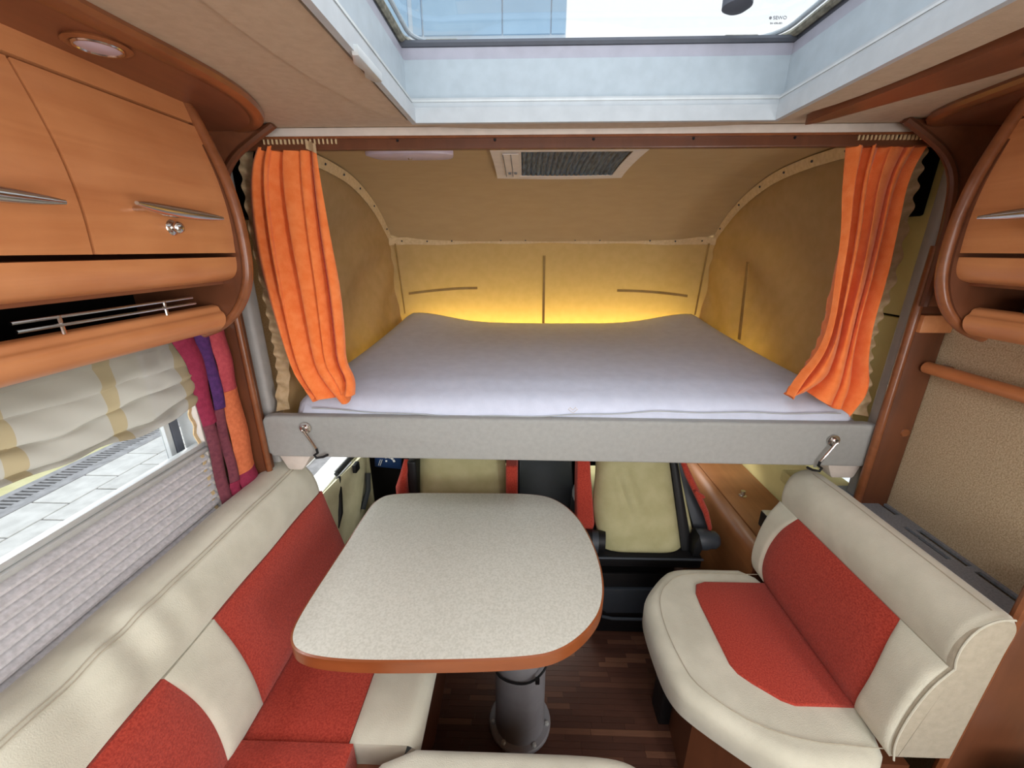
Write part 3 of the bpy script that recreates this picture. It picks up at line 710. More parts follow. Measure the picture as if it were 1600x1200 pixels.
# canvas surround
cv = thing('canvas_surround', (0.14, 2.2, 1.1), 'beige canvas walls enclosing the drop-down bed', 'canvas')
def backp(u, v):
    x = BX0 - 0.02 + (BX1 - BX0 + 0.04) * u
    wv = 0.010 * math.sin(u * 9 + 1) + 0.006 * math.sin(u * 25 + v * 3)
    z0 = 1.10; z1 = 1.705 - 0.012 * abs(2 * u - 1) ** 2
    xx = x + (0.06 * (1 - v)) * (1 - 2 * u) * 0.9 * (1 if True else 0)
    return (xx, 2.235 + 0.01 * wv - 0.05 * abs(2 * u - 1) ** 8, z0 + (z1 - z0) * v)
build('back_panel', G().patch(backp, 40, 16, 0.002), 'canvas', cv)
def sidep(s):
    def fn(u, v):
        y = 1.262 + (2.195 - 1.262) * u
        z1 = min(bedceil_z(y) - 0.006, 1.945); z0 = 1.03
        xt = BX0 if s < 0 else BX1; xb = xt + s * 0.135 * (1 - u) - s * 0.045 * u ** 2
        cu = 1 - u; cvv = 1 - v; an = math.atan2(cvv, cu + 0.12); rd = math.hypot(cu, cvv); wr_ = 0.011 * math.sin(an * 15 + 2 * math.sin(rd * 3)) * math.exp(-((rd - 0.55) / 0.35) ** 2) + 0.006 * math.sin((u * 3 + v * 5) * 4) * (1 - v) * v + 0.005 * math.sin((u * 1.3 + v) * 38) * (1 - v) ** 2
        bul = 0.030 * math.sin(PI * v) * math.sin(PI * u)
        return (xb + (xt - xb) * v + s * (bul + wr_), y, z0 + (z1 - z0) * v)
    return fn
for s in (-1, 1): build('side_panel', G().patch(sidep(s), 60, 46, 0.002, flip=(s > 0)), 'canvas', cv)
# webbing trim with screws
def ribbon(pts, wv, th, n=None):
    """flat ribbon: pts list of (point, width dir)"""
    L0 = [Vector(p) - Vector(d) * wv / 2 for p, d in pts]; L1 = [Vector(p) + Vector(d) * wv / 2 for p, d in pts]
    m = len(pts)
    return G().patch(lambda u, v: (L0[min(m - 1, round(u * (m - 1)))] * (1 - v) + L1[min(m - 1, round(u * (m - 1)))] * v), m, 3, th, 0.0015)
bt = []
for k in range(41):
    u = k / 40; p = backp(u, 1); bt.append(((p[0], p[1] - 0.008, p[2] - 0.006 + 0.003 * math.sin(k * 0.7)), (0, -0.25, 1)))
tr = build('webbing_trim', ribbon(bt, 0.036, 0.004), 'trimfab', cv)
for k in range(13):
    p = bt[int(2 + k * 3)][0]; build('screw', G().lathe([(0.0045, 0), (0.0035, 0.003)], (p[0], p[1] - 0.003, p[2]), (0, -1, 0), 8), 'darkgrey', tr)
for s in (-1, 1):
    st = []
    for k in range(31):
        y = 1.30 + (2.20 - 1.30) * k / 30; z = min(bedceil_z(y) - 0.022, 1.93)
        x = (BX0 if s < 0 else BX1) - s * 0.008
        st.append(((x, y, z), (0.35 * -s, 0, 0.94)))
    tr = build('webbing_trim', ribbon(st, 0.036, 0.004), 'trimfab', cv)
    for k in range(6):
        p = st[3 + k * 5][0]; build('screw', G().lathe([(0.0045, 0), (0.0035, 0.003)], (p[0] - s * 0.004, p[1], p[2]), (-s, 0, -0.3), 8), 'darkgrey', tr)
def shadow_seam_strip(name, pts, wd):
    g = ribbon([((p[0], p[1], p[2]), d) for p, d in pts], wd, 0.002); return build(name, g, 'shadow_seam_strip', cv)
def by(x): return 2.222 - 0.05 * abs(2 * (x - BX0) / (BX1 - BX0) - 1) ** 8
shadow_seam_strip('shadow_seam_strip', [((-0.62 + 0.37 * k / 8, by(-0.62 + 0.37 * k / 8), 1.425 + 0.028 * math.sin(PI / 2 * k / 8)), (0, 0, 1)) for k in range(9)], 0.013)  # strips on the canvas front paint the shadows of straps behind it
shadow_seam_strip('shadow_seam_strip', [((0.50 + 0.37 * k / 8, by(0.50 + 0.37 * k / 8), 1.442 - 0.026 * (k / 8) ** 2), (0, 0, 1)) for k in range(9)], 0.013)
shadow_seam_strip('shadow_seam_strip', [((0.106 + 0.004 * k / 6, 2.224, 1.62 - 0.37 * k / 6), (1, 0, 0)) for k in range(7)], 0.013)
shadow_seam_strip('corner_seam', [((-0.665 + 0.02 * k / 6, 2.185, 1.68 - 0.36 * k / 6), (1, 0, 0)) for k in range(7)], 0.006)
shadow_seam_strip('corner_seam', [((0.935 - 0.02 * k / 6, 2.185, 1.68 - 0.36 * k / 6), (1, 0, 0)) for k in range(7)], 0.008)
shadow_seam_strip('side_strip', [((0.972 + 0.012 * k / 6, 1.86 - 0.02 * k / 6, 1.60 - 0.34 * k / 6), (0, 1, 0)) for k in range(7)], 0.022)

# rail + ruffles + curtains
cr = thing('curtain_rail', (0.14, 1.21, 1.93), 'long cream curtain rail under the ceiling across the bed opening', 'curtain rail')
build('rail_profile', G().box(-0.80, 1.10, 1.203, 1.222, 1.934, 1.954, 0.002), 'offwhite', cr)
build('rail_slot', G().box(-0.80, 1.10, 1.2025, 1.214, 1.929, 1.934), 'wood_edge', cr, smooth=False)
for k in range(18):
    x = -0.70 + 0.0115 * k; build('glider', G().obox((x, 1.212, 1.926), (0.004, 0.006, 0.016), (0, 0, random.uniform(-.3, .3)), 0.001), 'trimfab', cr)
for k in range(20):
    x = 0.86 + 0.0105 * k; build('glider', G().obox((x, 1.212, 1.926), (0.004, 0.006, 0.016), (0, 0, random.uniform(-.3, .3)), 0.001), 'trimfab', cr)

def curtain(name, label, L_, R_, bottom, nf, seed, hem=None):
    """L_, R_: (x,z) outlines down the two sides, same number of points"""
    Ls = smooth_line(L_, it=2); Rs = smooth_line(R_, it=2)
    rnd = random.Random(seed)
    ph = [rnd.uniform(-0.6, 0.6) for _ in range(4)]
    def fn(u, v):
        a = interp(Ls, v); b = interp(Rs, v)
        uu = u + 0.035 * math.sin(2 * PI * u * 2 + ph[0] + v * 1.5) + 0.02 * math.sin(v * 5 + ph[1]) * math.sin(PI * u)
        uu = min(1, max(0, uu))
        f_ = u * nf * 2 * PI
        amp = 0.024 + 0.007 * math.sin(v * 3 + ph[2]) + 0.006 * math.sin(u * 7)
        amp *= (0.75 + 0.4 * v)
        s_ = math.sin(f_ + 0.9 * math.sin(v * 2.6 + ph[3]) + 0.6 * math.sin(u * 5 + v * 2))
        s2 = abs(math.sin(f_ * 0.5 + 0.5 * math.sin(v * 2.6 + ph[3]) + 0.35 * math.sin(u * 6 + v * 2))); sh = 2 * s2 ** 0.7 - 1
        x = a[0] + (b[0] - a[0]) * uu + 0.010 * math.cos(f_ * 1.0 + v) * math.sin(PI * u)
        z = a[1] + (b[1] - a[1]) * uu
        y = 1.232 - amp * sh
        # the hem rests on the mattress and swings forward
        k = max(0, (v - 0.86) / 0.14)
        y += bottom * k * k * (0.4 + 0.6 * math.sin(u * 8 + 1)) + 0.01 * k * math.sin(u * 19)
        z += (0.010 * math.sin(u * 14 + seed) + 0.014 * math.sin(u * 5.5 + 0.7 * seed)) * k
        x += 0.016 * k * k * math.sin(u * 9 + seed)
        if v < 0.05: z -= 0.010 * abs(math.sin(f_ * 0.5)) * (1 - v / 0.05)
        return (x, y, z)
    t = thing(name, ((L_[0][0] + R_[0][0]) / 2, 1.23, L_[-1][1]), label, 'curtain')
    build('curtain_cloth', G().patch(fn, 150, 90, 0.0025), 'orange', t, ang=80)
    # stitched hem line along the open edge
    return t, fn
cA, fA = curtain('curtain', 'left orange fleece curtain hanging to the mattress',
        [(-0.735, 1.922), (-0.772, 1.84), (-0.783, 1.72), (-0.780, 1.60), (-0.765, 1.45), (-0.748, 1.32), (-0.728, 1.24), (-0.675, 1.19)],
        [(-0.560, 1.922), (-0.560, 1.80), (-0.556, 1.67), (-0.550, 1.54), (-0.555, 1.40), (-0.562, 1.31), (-0.535, 1.258), (-0.530, 1.205)], -0.02, 4.6, 3)
cB, fB = curtain('curtain', 'right orange fleece curtain flaring out over the mattress',
        [(0.850, 1.918), (0.862, 1.80), (0.880, 1.70), (0.888, 1.58), (0.900, 1.45), (0.890, 1.36), (0.850, 1.29), (0.800, 1.222)],
        [(1.045, 1.912), (1.015, 1.83), (1.018, 1.72), (1.024, 1.56), (1.018, 1.45), (1.030, 1.33), (1.062, 1.24), (1.030, 1.172)], -0.02, 4.3, 8)
build('header_tape', G().patch(lambda u, v: (-0.585 + 0.028 * u, 1.205 + 0.004 * math.sin(u * 6), 1.928 - 0.022 * v - 0.012 * u), 6, 4, 0.003, flip=True), 'ruffle', cA, label='cream gathered header tape')
build('hem_stitch', G().tube([tuple(Vector(fA(0.90, v / 30)) + Vector((0, -0.004, 0))) for v in range(1, 29)], 0.0012, 5), 'red', cA)

def ruffle(name, label, pts, wd, s):
    P = smooth_line(pts, it=2)
    def fn(u, v):
        c = interp(P, v)
        fr = math.sin(v * 95 + 3 * math.sin(v * 9) + 2 * u)
        return (c[0] + s * (wd * u + 0.0028 * fr * u), 1.262 + 0.010 * fr * (0.3 + 0.7 * u) - 0.012 * u, c[1])
    return tag(build(name, G().patch(fn, 6, 260, 0.002, flip=(s < 0)), 'ruffle', ang=80), label, 'ruffle')
ruffle('gathered_edging', 'cream gathered edging behind the outer edge of the right curtain', [(1.030, 1.915), (1.035, 1.80), (1.04, 1.70), (1.048, 1.60), (1.045, 1.50), (1.035, 1.42), (1.045, 1.32), (1.072, 1.22), (1.085, 1.135)], 0.042, 1)
ruffle('gathered_edging', 'cream gathered edging behind the outer edge of the left curtain', [(-0.765, 1.925), (-0.770, 1.84), (-0.775, 1.70), (-0.772, 1.58), (-0.770, 1.45), (-0.770, 1.34), (-0.775, 1.25), (-0.795, 1.18), (-0.80, 1.13)], 0.036, -1)

# roof vent and lamp over the bed
vt = thing('roof_vent', (0.13, 1.6, 1.93), 'white framed roof vent with dark pleated screen over the bed', 'roof vent')
VZ = lambda y: bedceil_z(y) - 0.004
def vq(x0, x1, y0, y1, th, lift=0.0):
    return G().patch(lambda u, v: (x0 + (x1 - x0) * u, y0 + (y1 - y0) * v, VZ(y0 + (y1 - y0) * v) - lift), 2, 8, th, flip=True)
VX0, VX1, VY0, VY1 = -0.108, 0.378, 1.40, 1.765
build('vent_frame', vq(VX0, -0.012, VY0, VY1, 0.003, 0.012).patch(lambda u, v: (VX0 + (VX1 - VX0) * u, VY0 + 0.022 * v, VZ(VY0) - 0.012), 2, 3, 0.003, flip=True)
      .patch(lambda u, v: (VX0 + (VX1 - VX0) * u, VY1 - 0.03 * (1 - v), VZ(VY1 - 0.03 * (1 - v)) - 0.012 - 0.004 * math.sin(PI * u)), 12, 3, 0.003, flip=True)
      .patch(lambda u, v: (0.336 + (VX1 - 0.336) * u, VY0 + (VY1 - VY0) * v, VZ(VY0 + (VY1 - VY0) * v) - 0.012), 2, 8, 0.003, flip=True), 'offwhite', vt, ang=30)
sc_ = build('pleated_screen', G().patch(lambda u, v: (-0.014 + 0.352 * u, VY0 + 0.02 + (VY1 - VY0 - 0.045) * v, VZ(VY0 + (VY1 - VY0) * v) - 0.002 - 0.006 * abs(math.sin(u * PI * 19))), 153, 10, 0.001, flip=True), 'rooflight_pleat', vt, ang=20)
build('slide_bar', vq(-0.070, -0.020, VY0 + 0.03, VY1 - 0.04, 0.003, 0.017), 'offwhite', vt)
for xx in (-0.070, -0.045): build('bar_line', G().tube([(xx, y_, VZ(y_) - 0.018) for y_ in (VY0 + 0.03, 1.55, 1.65, VY1 - 0.04)], 0.0014, 5), 'etch', vt)
for xx in (-0.056, -0.034): build('catch', G().obox((xx, 1.68, VZ(1.68) - 0.020), (0.010, 0.02, 0.003)), 'etch', vt)
lp_ = thing('ceiling_lamp', (-0.37, 1.47, 1.93), 'pale oblong ceiling lamp left of the roof vent', 'lamp')
build('lamp_cover', G().prism(smooth_line([(-0.52, 1.415), (-0.50, 1.50), (-0.47, 1.525), (-0.27, 1.525), (-0.235, 1.50), (-0.225, 1.415)], it=2, closed=True), 'z', 1.936, 1.954, 0.004), 'lampglass', lp_)
build('lamp_screw', G().lathe([(0.007, 0), (0.005, 0.004)], (-0.38, 1.49, 1.936), (0, 0, -1), 12), 'chrome', lp_)

# ================================================================== TABLE
tb = thing('dinette_table', (-0.16, 1.02, 0), 'speckled cream dinette table with wooden edge on a grey column', 'table')
TO = [(-0.50, 1.345), (-0.20, 1.352), (0.03, 1.355), (0.12, 1.33), (0.19, 1.24), (0.228, 1.10), (0.238, 0.96), (0.218, 0.84), (0.165, 0.765), (0.09, 0.708), (0.0, 0.690), (-0.20, 0.678), (-0.40, 0.672), (-0.52, 0.685), (-0.565, 0.725), (-0.574, 0.80), (-0.566, 1.0), (-0.560, 1.20), (-0.553, 1.30)]
TS = smooth_line(TO, it=3, closed=True)
build('tabletop', G().prism(TS, 'z', 0.728, 0.750, 0.002), 'tabletop', tb, ang=30)
cen = Vector((-0.17, 1.02)); ring_o = []
def offs(P, d):
    out = []
    n = len(P)
    for i in range(n):
        a = Vector(P[i - 1]); b = Vector(P[(i + 1) % n]); t_ = (b - a).normalized(); nrm = Vector((t_.y, -t_.x))
        if (Vector(P[i]) - cen).dot(nrm) < 0: nrm = -nrm
        out.append((P[i][0] + nrm.x * d, P[i][1] + nrm.y * d))
    return out
o1 = offs(TS, 0.0045); n_ = len(TS)
v = [(p[0], p[1], 0.747) for p in TS] + [(p[0], p[1], 0.747) for p in o1] + [(p[0], p[1], 0.712) for p in o1] + [(p[0], p[1], 0.712) for p in offs(TS, -0.02)]
v[0:n_] = [(p[0], p[1], 0.7495) for p in TS]
f = []
for k in range(3):
    for i in range(n_): f.append([k * n_ + i, k * n_ + (i + 1) % n_, (k + 1) * n_ + (i + 1) % n_, (k + 1) * n_ + i])
for i in range(n_): f.append([3 * n_ + i, 3 * n_ + (i + 1) % n_, (i + 1) % n_, i])
build('edge_band', G().add(v, f), 'table_edge', tb)
build('underside', G().prism(offs(TS, -0.012), 'z', 0.716, 0.728), 'wood_dark', tb, smooth=False)
build('column', G().lathe([(0.088, 0.075), (0.088, 0.70), (0.12, 0.705), (0.12, 0.716)], (0.0, 1.02, 0), (0, 0, 1), 32), 'pedestal', tb)
bpz = build('base_plate', G().lathe([(0.112, 0.0), (0.112, 0.010), (0.108, 0.014), (0.09, 0.016), (0.088, 0.075)], (0.0, 1.02, 0), (0, 0, 1), 36), 'pedestal', tb)
for a in (-125, -60, -10, 60, 125, 190):
    build('bolt', G().lathe([(0.009, 0), (0.009, 0.006), (0.005, 0.010)], (0.099 * math.cos(math.radians(a)), 1.02 + 0.099 * math.sin(math.radians(a)), 0.014), (0, 0, 1), 6), 'alu', bpz)
cb_ = build('release_cable', G().tube(smooth_line([(-0.088, 0.97, 0.345), (-0.066, 0.935, 0.332), (0.0, 0.918, 0.33), (0.05, 0.925, 0.342), (0.092, 0.955, 0.375), (0.115, 1.0, 0.46), (0.10, 1.04, 0.66)], it=2), 0.004, 6), 'black', tb)
build('cable_clip', G().obox((0.055, 0.923, 0.345), (0.014, 0.012, 0.022), (0, 0, 0), 0.002), 'black', cb_)

# ================================================================== LEFT BENCH
lb = thing('corner_bench', (-0.6, 0.7, 0), 'long beige and red bench under the side window', 'bench')
roll = smooth_line([(-0.930, 0.79), (-0.932, 0.86), (-0.915, 0.915), (-0.872, 0.937), (-0.820, 0.927), (-0.780, 0.892), (-0.760, 0.835), (-0.757, 0.792)], it=3)
low = smooth_line([(-0.752, 0.790), (-0.742, 0.74), (-0.722, 0.65), (-0.700, 0.56), (-0.688, 0.495)], it=2)
YE = 1.29
def wrinkle(y, s): return 0.0075 * math.sin(y * 52 + 3 * math.sin(y * 9) + s * 2) * math.exp(-((y - 0.52) / 0.15) ** 2) * max(0, math.sin(PI * (s - 0.45) / 0.55)) ** 1.2 + 0.0015 * math.sin(y * 21) 
def rollf(u, v):
    y = 0.10 + (YE - 0.10) * u; x, z = interp(roll, v)
    e = max(0, (u - 0.985) / 0.015); k = 0.018 * e * e
    cx, cz = -0.845, 0.82
    n = Vector((x - cx, z - cz)); n.normalize(); d = wrinkle(y, v) - k
    return (x + n.x * d, y, z + n.y * d)
build('top_roll', G().patch(rollf, 160, 40, 0.03), 'beige', lb, ang=60)
tube1 = [tuple(Vector(rollf(k / 80, 0.62)) + Vector((0.001, 0, 0.001))) for k in range(81)]
build('stitching', G().tube(tube1, 0.0013, 5).tube([(p[0] + 0.007, p[1], p[2] - 0.005) for p in tube1], 0.0013, 5), 'beige_end', lb)
def panel(y0f, y1f, mat, name, puff=0.012):
    def fn(u, v):
        x, z = interp(low, v); a = y0f(v); b = y1f(v)
        return (x, a + (b - a) * u, z)
    return build(name, G().patch(fn, 40, 24, 0.03, puff, 8), mat, lb, ang=60)
b1 = lambda v: 0.735 + 0.014 * math.sin(PI * v)
b2 = lambda v: 0.590 + 0.022 * math.sin(PI * v) + 0.012 * v
panel(b1, lambda v: YE - 0.01 * v * 0 , 'red', 'back_panel')
panel(b2, b1, 'beige', 'back_panel').__setitem__('label', 'beige band between the red back panels')
panel(lambda v: 0.10, b2, 'red', 'back_panel')
body = [(p[0] , p[1]) for p in roll] + [(p[0] - 0.012, p[1]) for p in low] + [(-0.70, 0.30), (-0.94, 0.30), (-0.94, 0.79)]
def shrink(P, c, k): return [(c[0] + (p[0] - c[0]) * k, c[1] + (p[1] - c[1]) * k) for p in P]
build('backrest_core', G().prism(shrink(body, (-0.84, 0.6), 0.95), 'y', 0.10, YE + 0.006, 0.006), 'beige', lb, ang=50)
def cushion(outline, zt, zb, r, mat, name, par, seg=5, puff=0.006, it=2):
    c = Vector((sum(p[0] for p in outline) / len(outline), sum(p[1] for p in outline) / len(outline)))
    P = smooth_line(outline, it=it, closed=True)
    rings = []
    def off(P, d):
        out = []; n = len(P)
        for i in range(n):
            t_ = (Vector(P[(i + 1) % n]) - Vector(P[i - 1])).normalized(); nr = Vector((t_.y, -t_.x))
            if area2 < 0: nr = -nr
            out.append((P[i][0] - nr.x * d, P[i][1] - nr.y * d))
        return out
    area2 = sum(P[i - 1][0] * P[i][1] - P[i][0] * P[i - 1][1] for i in range(len(P)))
    rings.append((off(P, 0.012), zb)); rings.append((off(P, 0.0), zb + 0.015))
    for k in range(seg + 1):
        a = PI / 2 * k / seg; rings.append((off(P, r * (1 - math.cos(a))), zt - r + r * math.sin(a)))
    base = rings[-1][0]
    for k in (0.85, 0.6, 0.3, 0.08):
        rings.append(([(c.x + (p[0] - c.x) * k, c.y + (p[1] - c.y) * k) for p in base], zt + puff * (1 - k)))
    n = len(P); v = []; f = []
    for R_, z in rings: v += [(p[0], p[1], z) for p in R_]
    for k in range(len(rings) - 1):
        for i in range(n): f.append([k * n + i, k * n + (i + 1) % n, (k + 1) * n + (i + 1) % n, (k + 1) * n + i])
    f.append(list(range(n))[::-1]); f.append([(len(rings) - 1) * n + i for i in range(n)])
    return build(name, G().add(v, f), mat, par, ang=60)
def slabp(name, x0, x1, y0, y1, z, mat, par, puff=0.010, th=0.08, droop=None, nu=30, nv=24):
    def fn(u, v):
        x = x0 + (x1 - x0) * u; y = y0 + (y1 - y0) * v
        zz_ = z + 0.0015 * math.sin(x * 60) * math.sin(PI * v)
        if droop:
            k = max(0, (u - 0.72) / 0.28); zz_ -= droop * k * k * k; x -= 0.0
        return (x, y, zz_)
    return build(name, G().patch(fn, nu, nv, th, puff, 8, flip=False), mat, par, ang=60)
slabp('seat_cushion', -0.695, -0.424, 0.655, 1.285, 0.488, 'red', lb)
slabp('seat_cushion', -0.422, -0.248, 0.655, 1.285, 0.488, 'beige', lb, droop=0.03)
slabp('seat_cushion', -0.695, -0.408, 0.12, 0.648, 0.500, 'red', lb, puff=0.014)
build('seat_base', G().box(-0.94, -0.30, 0.10, 1.28, 0.0, 0.41, 0.004), 'wood_dark', lb)
cushion([(-0.402, 0.15), (-0.402, 0.645), (0.0, 0.646), (0.18, 0.645), (0.26, 0.635), (0.31, 0.60), (0.33, 0.50), (0.33, 0.15)], 0.512, 0.42, 0.03, 'beige', 'seat_cushion', lb)
build('seat_base', G().box(-0.30, 0.28, 0.12, 0.60, 0.0, 0.42, 0.004), 'wood_dark', lb)

# ================================================================== RIGHT BENCH
rbn = thing('side_bench', (0.75, 0.95, 0), 'small angled beige and red bench against the right wall', 'bench')
OUT = [(0.93, 1.266), (0.66, 1.268), (0.585, 1.262), (0.535, 1.238), (0.455, 1.15), (0.425, 1.10), (0.416, 1.02), (0.420, 0.88), (0.432, 0.82), (0.462, 0.775), (0.585, 0.675), (0.635, 0.645), (0.70, 0.632), (0.93, 0.630)]
cushion(OUT, 0.500, 0.395, 0.035, 'beige', 'seat_cushion', rbn, puff=0.001)
RO = [(0.885, 1.182), (0.665, 1.181), (0.630, 1.168), (0.614, 1.13), (0.610, 1.08), (0.610, 0.875), (0.620, 0.848), (0.645, 0.822), (0.70, 0.778), (0.730, 0.766), (0.885, 0.766)]
build('seat_inset', G().prism(RO, 'z', 0.492, 0.5085, 0.004), 'red', rbn, ang=60)
tt = [(p[0], p[1], 0.503) for p in smooth_line([(0.90, 0.672), (0.64, 0.688), (0.49, 0.80), (0.468, 0.90), (0.462, 1.02), (0.485, 1.13), (0.57, 1.21), (0.65, 1.225), (0.88, 1.225)], it=2)]
build('stitching', G().tube(tt, 0.0012, 5), 'beige_end', rbn)
build('plinth', G().prism([(0.56, 1.20), (0.53, 0.86), (0.66, 0.71), (1.0, 0.70), (1.0, 1.24), (0.60, 1.24)], 'z', 0.0, 0.395), 'wood_z', rbn, smooth=False)
build('plinth_foot', G().box(0.505, 0.56, 1.02, 1.10, 0.0, 0.36, 0.006), 'black', rbn)
rl = smooth_line([(0.884, 0.500), (0.868, 0.56), (0.873, 0.65), (0.892, 0.74), (0.922, 0.797)], it=2)
rr_ = smooth_line([(0.924, 0.799), (0.916, 0.83), (0.918, 0.875), (0.936, 0.918), (0.970, 0.940), (1.010, 0.938), (1.024, 0.915), (1.02, 0.86), (1.02, 0.78)], it=3)
RY0, RY1 = 0.655, 1.262
def rpanel(y0f, y1f, mat, name, puff=0.010):
    def fn(u, v):
        x, z = interp(rl, v); a = y0f(v); b = y1f(v); return (x, a + (b - a) * u, z)
    return build(name, G().patch(fn, 30, 22, 0.03, puff, 8, flip=False), mat, rbn, ang=60)
c1 = lambda v: 0.755 + 0.02 * v + 0.016 * math.sin(PI * v) - 0.0   # near boundary
def nearb(v): return 0.768 - 0.004 * math.sin(PI * v) - 0.0 * v + 0.008 * v - 0.018 * math.sin(PI * v)
def farb(v): return 1.192 - 0.03 * v ** 2 + 0.012 * math.sin(PI * v)
rpanel(nearb, farb, 'red', 'back_panel')
rpanel(lambda v: RY0 + 0.004, nearb, 'beige', 'back_panel')['label'] = 'beige end of the lower back panel'
rpanel(farb, lambda v: RY1, 'beige', 'back_panel')['label'] = 'beige end of the lower back panel'
def rrollf(u, v):
    y = RY0 + (RY1 - RY0) * u; x, z = interp(rr_, v)
    cx, cz = 0.972, 0.85
    n = Vector((x - cx, z - cz)); n.normalize(); e = max(0, (abs(2 * u - 1) - 0.96) / 0.04); d = -0.008 * e * e
    z -= 0.008 * max(0, u - 0.75) * 4 * 0.8
    return (x + n.x * d, y, z + n.y * d)
build('top_roll', G().patch(rrollf, 60, 40, 0.03), 'beige', rbn, ang=60)
endp = rl + rr_ + [(1.02, 0.50)]
build('backrest_core', G().prism(shrink(endp, (0.955, 0.7), 0.965), 'y', RY0 - 0.004, RY1 - 0.010, 0.008, 3), 'beige_end', rbn, ang=50)
ed = [(p[0] + 0.004, RY0 - 0.004, p[1]) for p in rl + rr_[:len(rr_) // 2 + 6]]
build('end_piping', G().tube(ed, 0.0022, 6), 'beige', rbn)
build('stitching', G().tube([tuple(Vector(rrollf(0.03 + 0.9 * k / 40, 0.47)) + Vector((-0.0005, 0, 0.001))) for k in range(41)], 0.0013, 5), 'beige_end', rbn)

# bulkhead and white unit behind the small bench
bh = thing('bulkhead_panel', (1.12, 0.68, 0), 'cherry wood bulkhead panel at the near end of the small bench', 'panel')
build('panel_board', G().box(1.03, 1.213, 0.66, 0.685, 0.0, 1.02, 0.003), 'wood_z', bh)
build('panel_edge', G().tube([(1.03, 0.67, 0.0), (1.03, 0.67, 1.02)], 0.010, 8), 'wood_edge', bh)
wu = thing('entry_step_unit', (1.10, 0.52, 0), 'white unit with dark joint at the lower right frame edge', 'unit')
build('unit_body', G().box(1.07, 1.2, 0.42, 0.60, 0.0, 0.56, 0.01, 3), 'pillar', wu)
build('unit_joint', G().box(1.066, 1.072, 0.43, 0.59, 0.44, 0.45), 'black', wu, smooth=False)

# tray along the wall
ty = thing('wall_tray', (1.14, 1.02, 0.83), 'long grey plastic tray with slots between backrest and wall', 'tray')
TRp = [(1.04, 1.285), (1.04, 0.765), (1.075, 0.735), (1.212, 0.735), (1.212, 1.285)]
g = G()
slots = [(1.185, 1.203, 1.12, 1.225), (1.158, 1.172, 0.925, 1.06), (1.184, 1.203, 0.90, 1.045), (1.184, 1.203, 0.755, 0.88)]
ys = sorted({0.735, 1.285} | {s[2] for s in slots} | {s[3] for s in slots})
for a, b in zip(ys[:-1], ys[1:]):
    m_ = (a + b) / 2; xs = sorted([(s[0], s[1]) for s in slots if s[2] <= m_ <= s[3]]); x = 1.04
    for s0, s1 in xs: g.box(x, s0, a, b, 0.842, 0.85); x = s1
    g.box(x, 1.213, a, b, 0.842, 0.85)
build('tray_top', g, 'grey', ty, smooth=False)
build('tray_well', G().box(1.04, 1.213, 0.735, 1.285, 0.80, 0.806), 'void', ty, smooth=False)
for s in slots: build('slot_insert', G().box(s[0] + 0.003, s[1] - 0.002, s[2] + 0.01, s[3] - 0.01, 0.822, 0.836, 0.003), 'darkgrey', ty)
build('tray_end', G().box(1.04, 1.213, 0.715, 0.738, 0.80, 0.845, 0.004), 'black', ty)
lg = build('wall_ledge', G().box(1.0, 1.19, 1.285, 1.40, 0.80, 0.848, 0.006), 'cabwall'); tag(lg, 'cream ledge between the tray and the cab wall', 'ledge')

# handrail
hr = thing('handrail', (1.19, 0.9, 1.31), 'round cherry wood rail along the beige carpet wall', 'rail')
build('rail_bar', G().tube([(1.182, 1.17, 1.323), (1.182, 0.9, 1.323), (1.182, 0.2, 1.323)], 0.017, 14), 'wood', hr)
for yy in (1.14, 0.3): build('rail_bracket', G().box(1.19, 1.215, yy - 0.015, yy + 0.015, 1.308, 1.336, 0.003), 'wood_edge', hr)

# ================================================================== CAB
def seatback(fn0, nu=30, nv=26, th=0.09): return G().patch(fn0, nu, nv, th, 0.018, 6)
ds = thing('driver_seat', (-0.28, 1.6, 0), 'olive covered driver seat with red side bolsters behind the table', 'seat')
def dsb(u, v):
    z = 0.46 + 0.48 * v; hw = (0.205 - 0.03 * v ** 3)
    return (-0.272 + (2 * u - 1) * hw, 1.47 + 0.12 * v + 0.05 * abs(2 * u - 1) ** 4, z)
build('seat_back', seatback(dsb), 'seatcover', ds, ang=60)
build('bolster', G().tube([(-0.535, 1.56, 0.55), (-0.525, 1.52, 0.66), (-0.505, 1.50, 0.74), (-0.495, 1.52, 0.80)], [0.032, 0.028, 0.016, 0.009], 10), 'red', ds)
build('bolster', G().box(-0.068, -0.018, 1.47, 1.56, 0.50, 0.80, 0.010, 3), 'red', ds)
build('seat_side', G().box(-0.49, -0.45, 1.50, 1.62, 0.40, 0.80, 0.012, 3), 'black', ds)
build('seat_pad', G().box(-0.50, -0.05, 1.62, 2.05, 0.36, 0.50, 0.03, 3), 'seatcover', ds)
build('seat_pedestal', G().box(-0.46, -0.08, 1.52, 2.0, 0.0, 0.36, 0.01), 'black', ds)

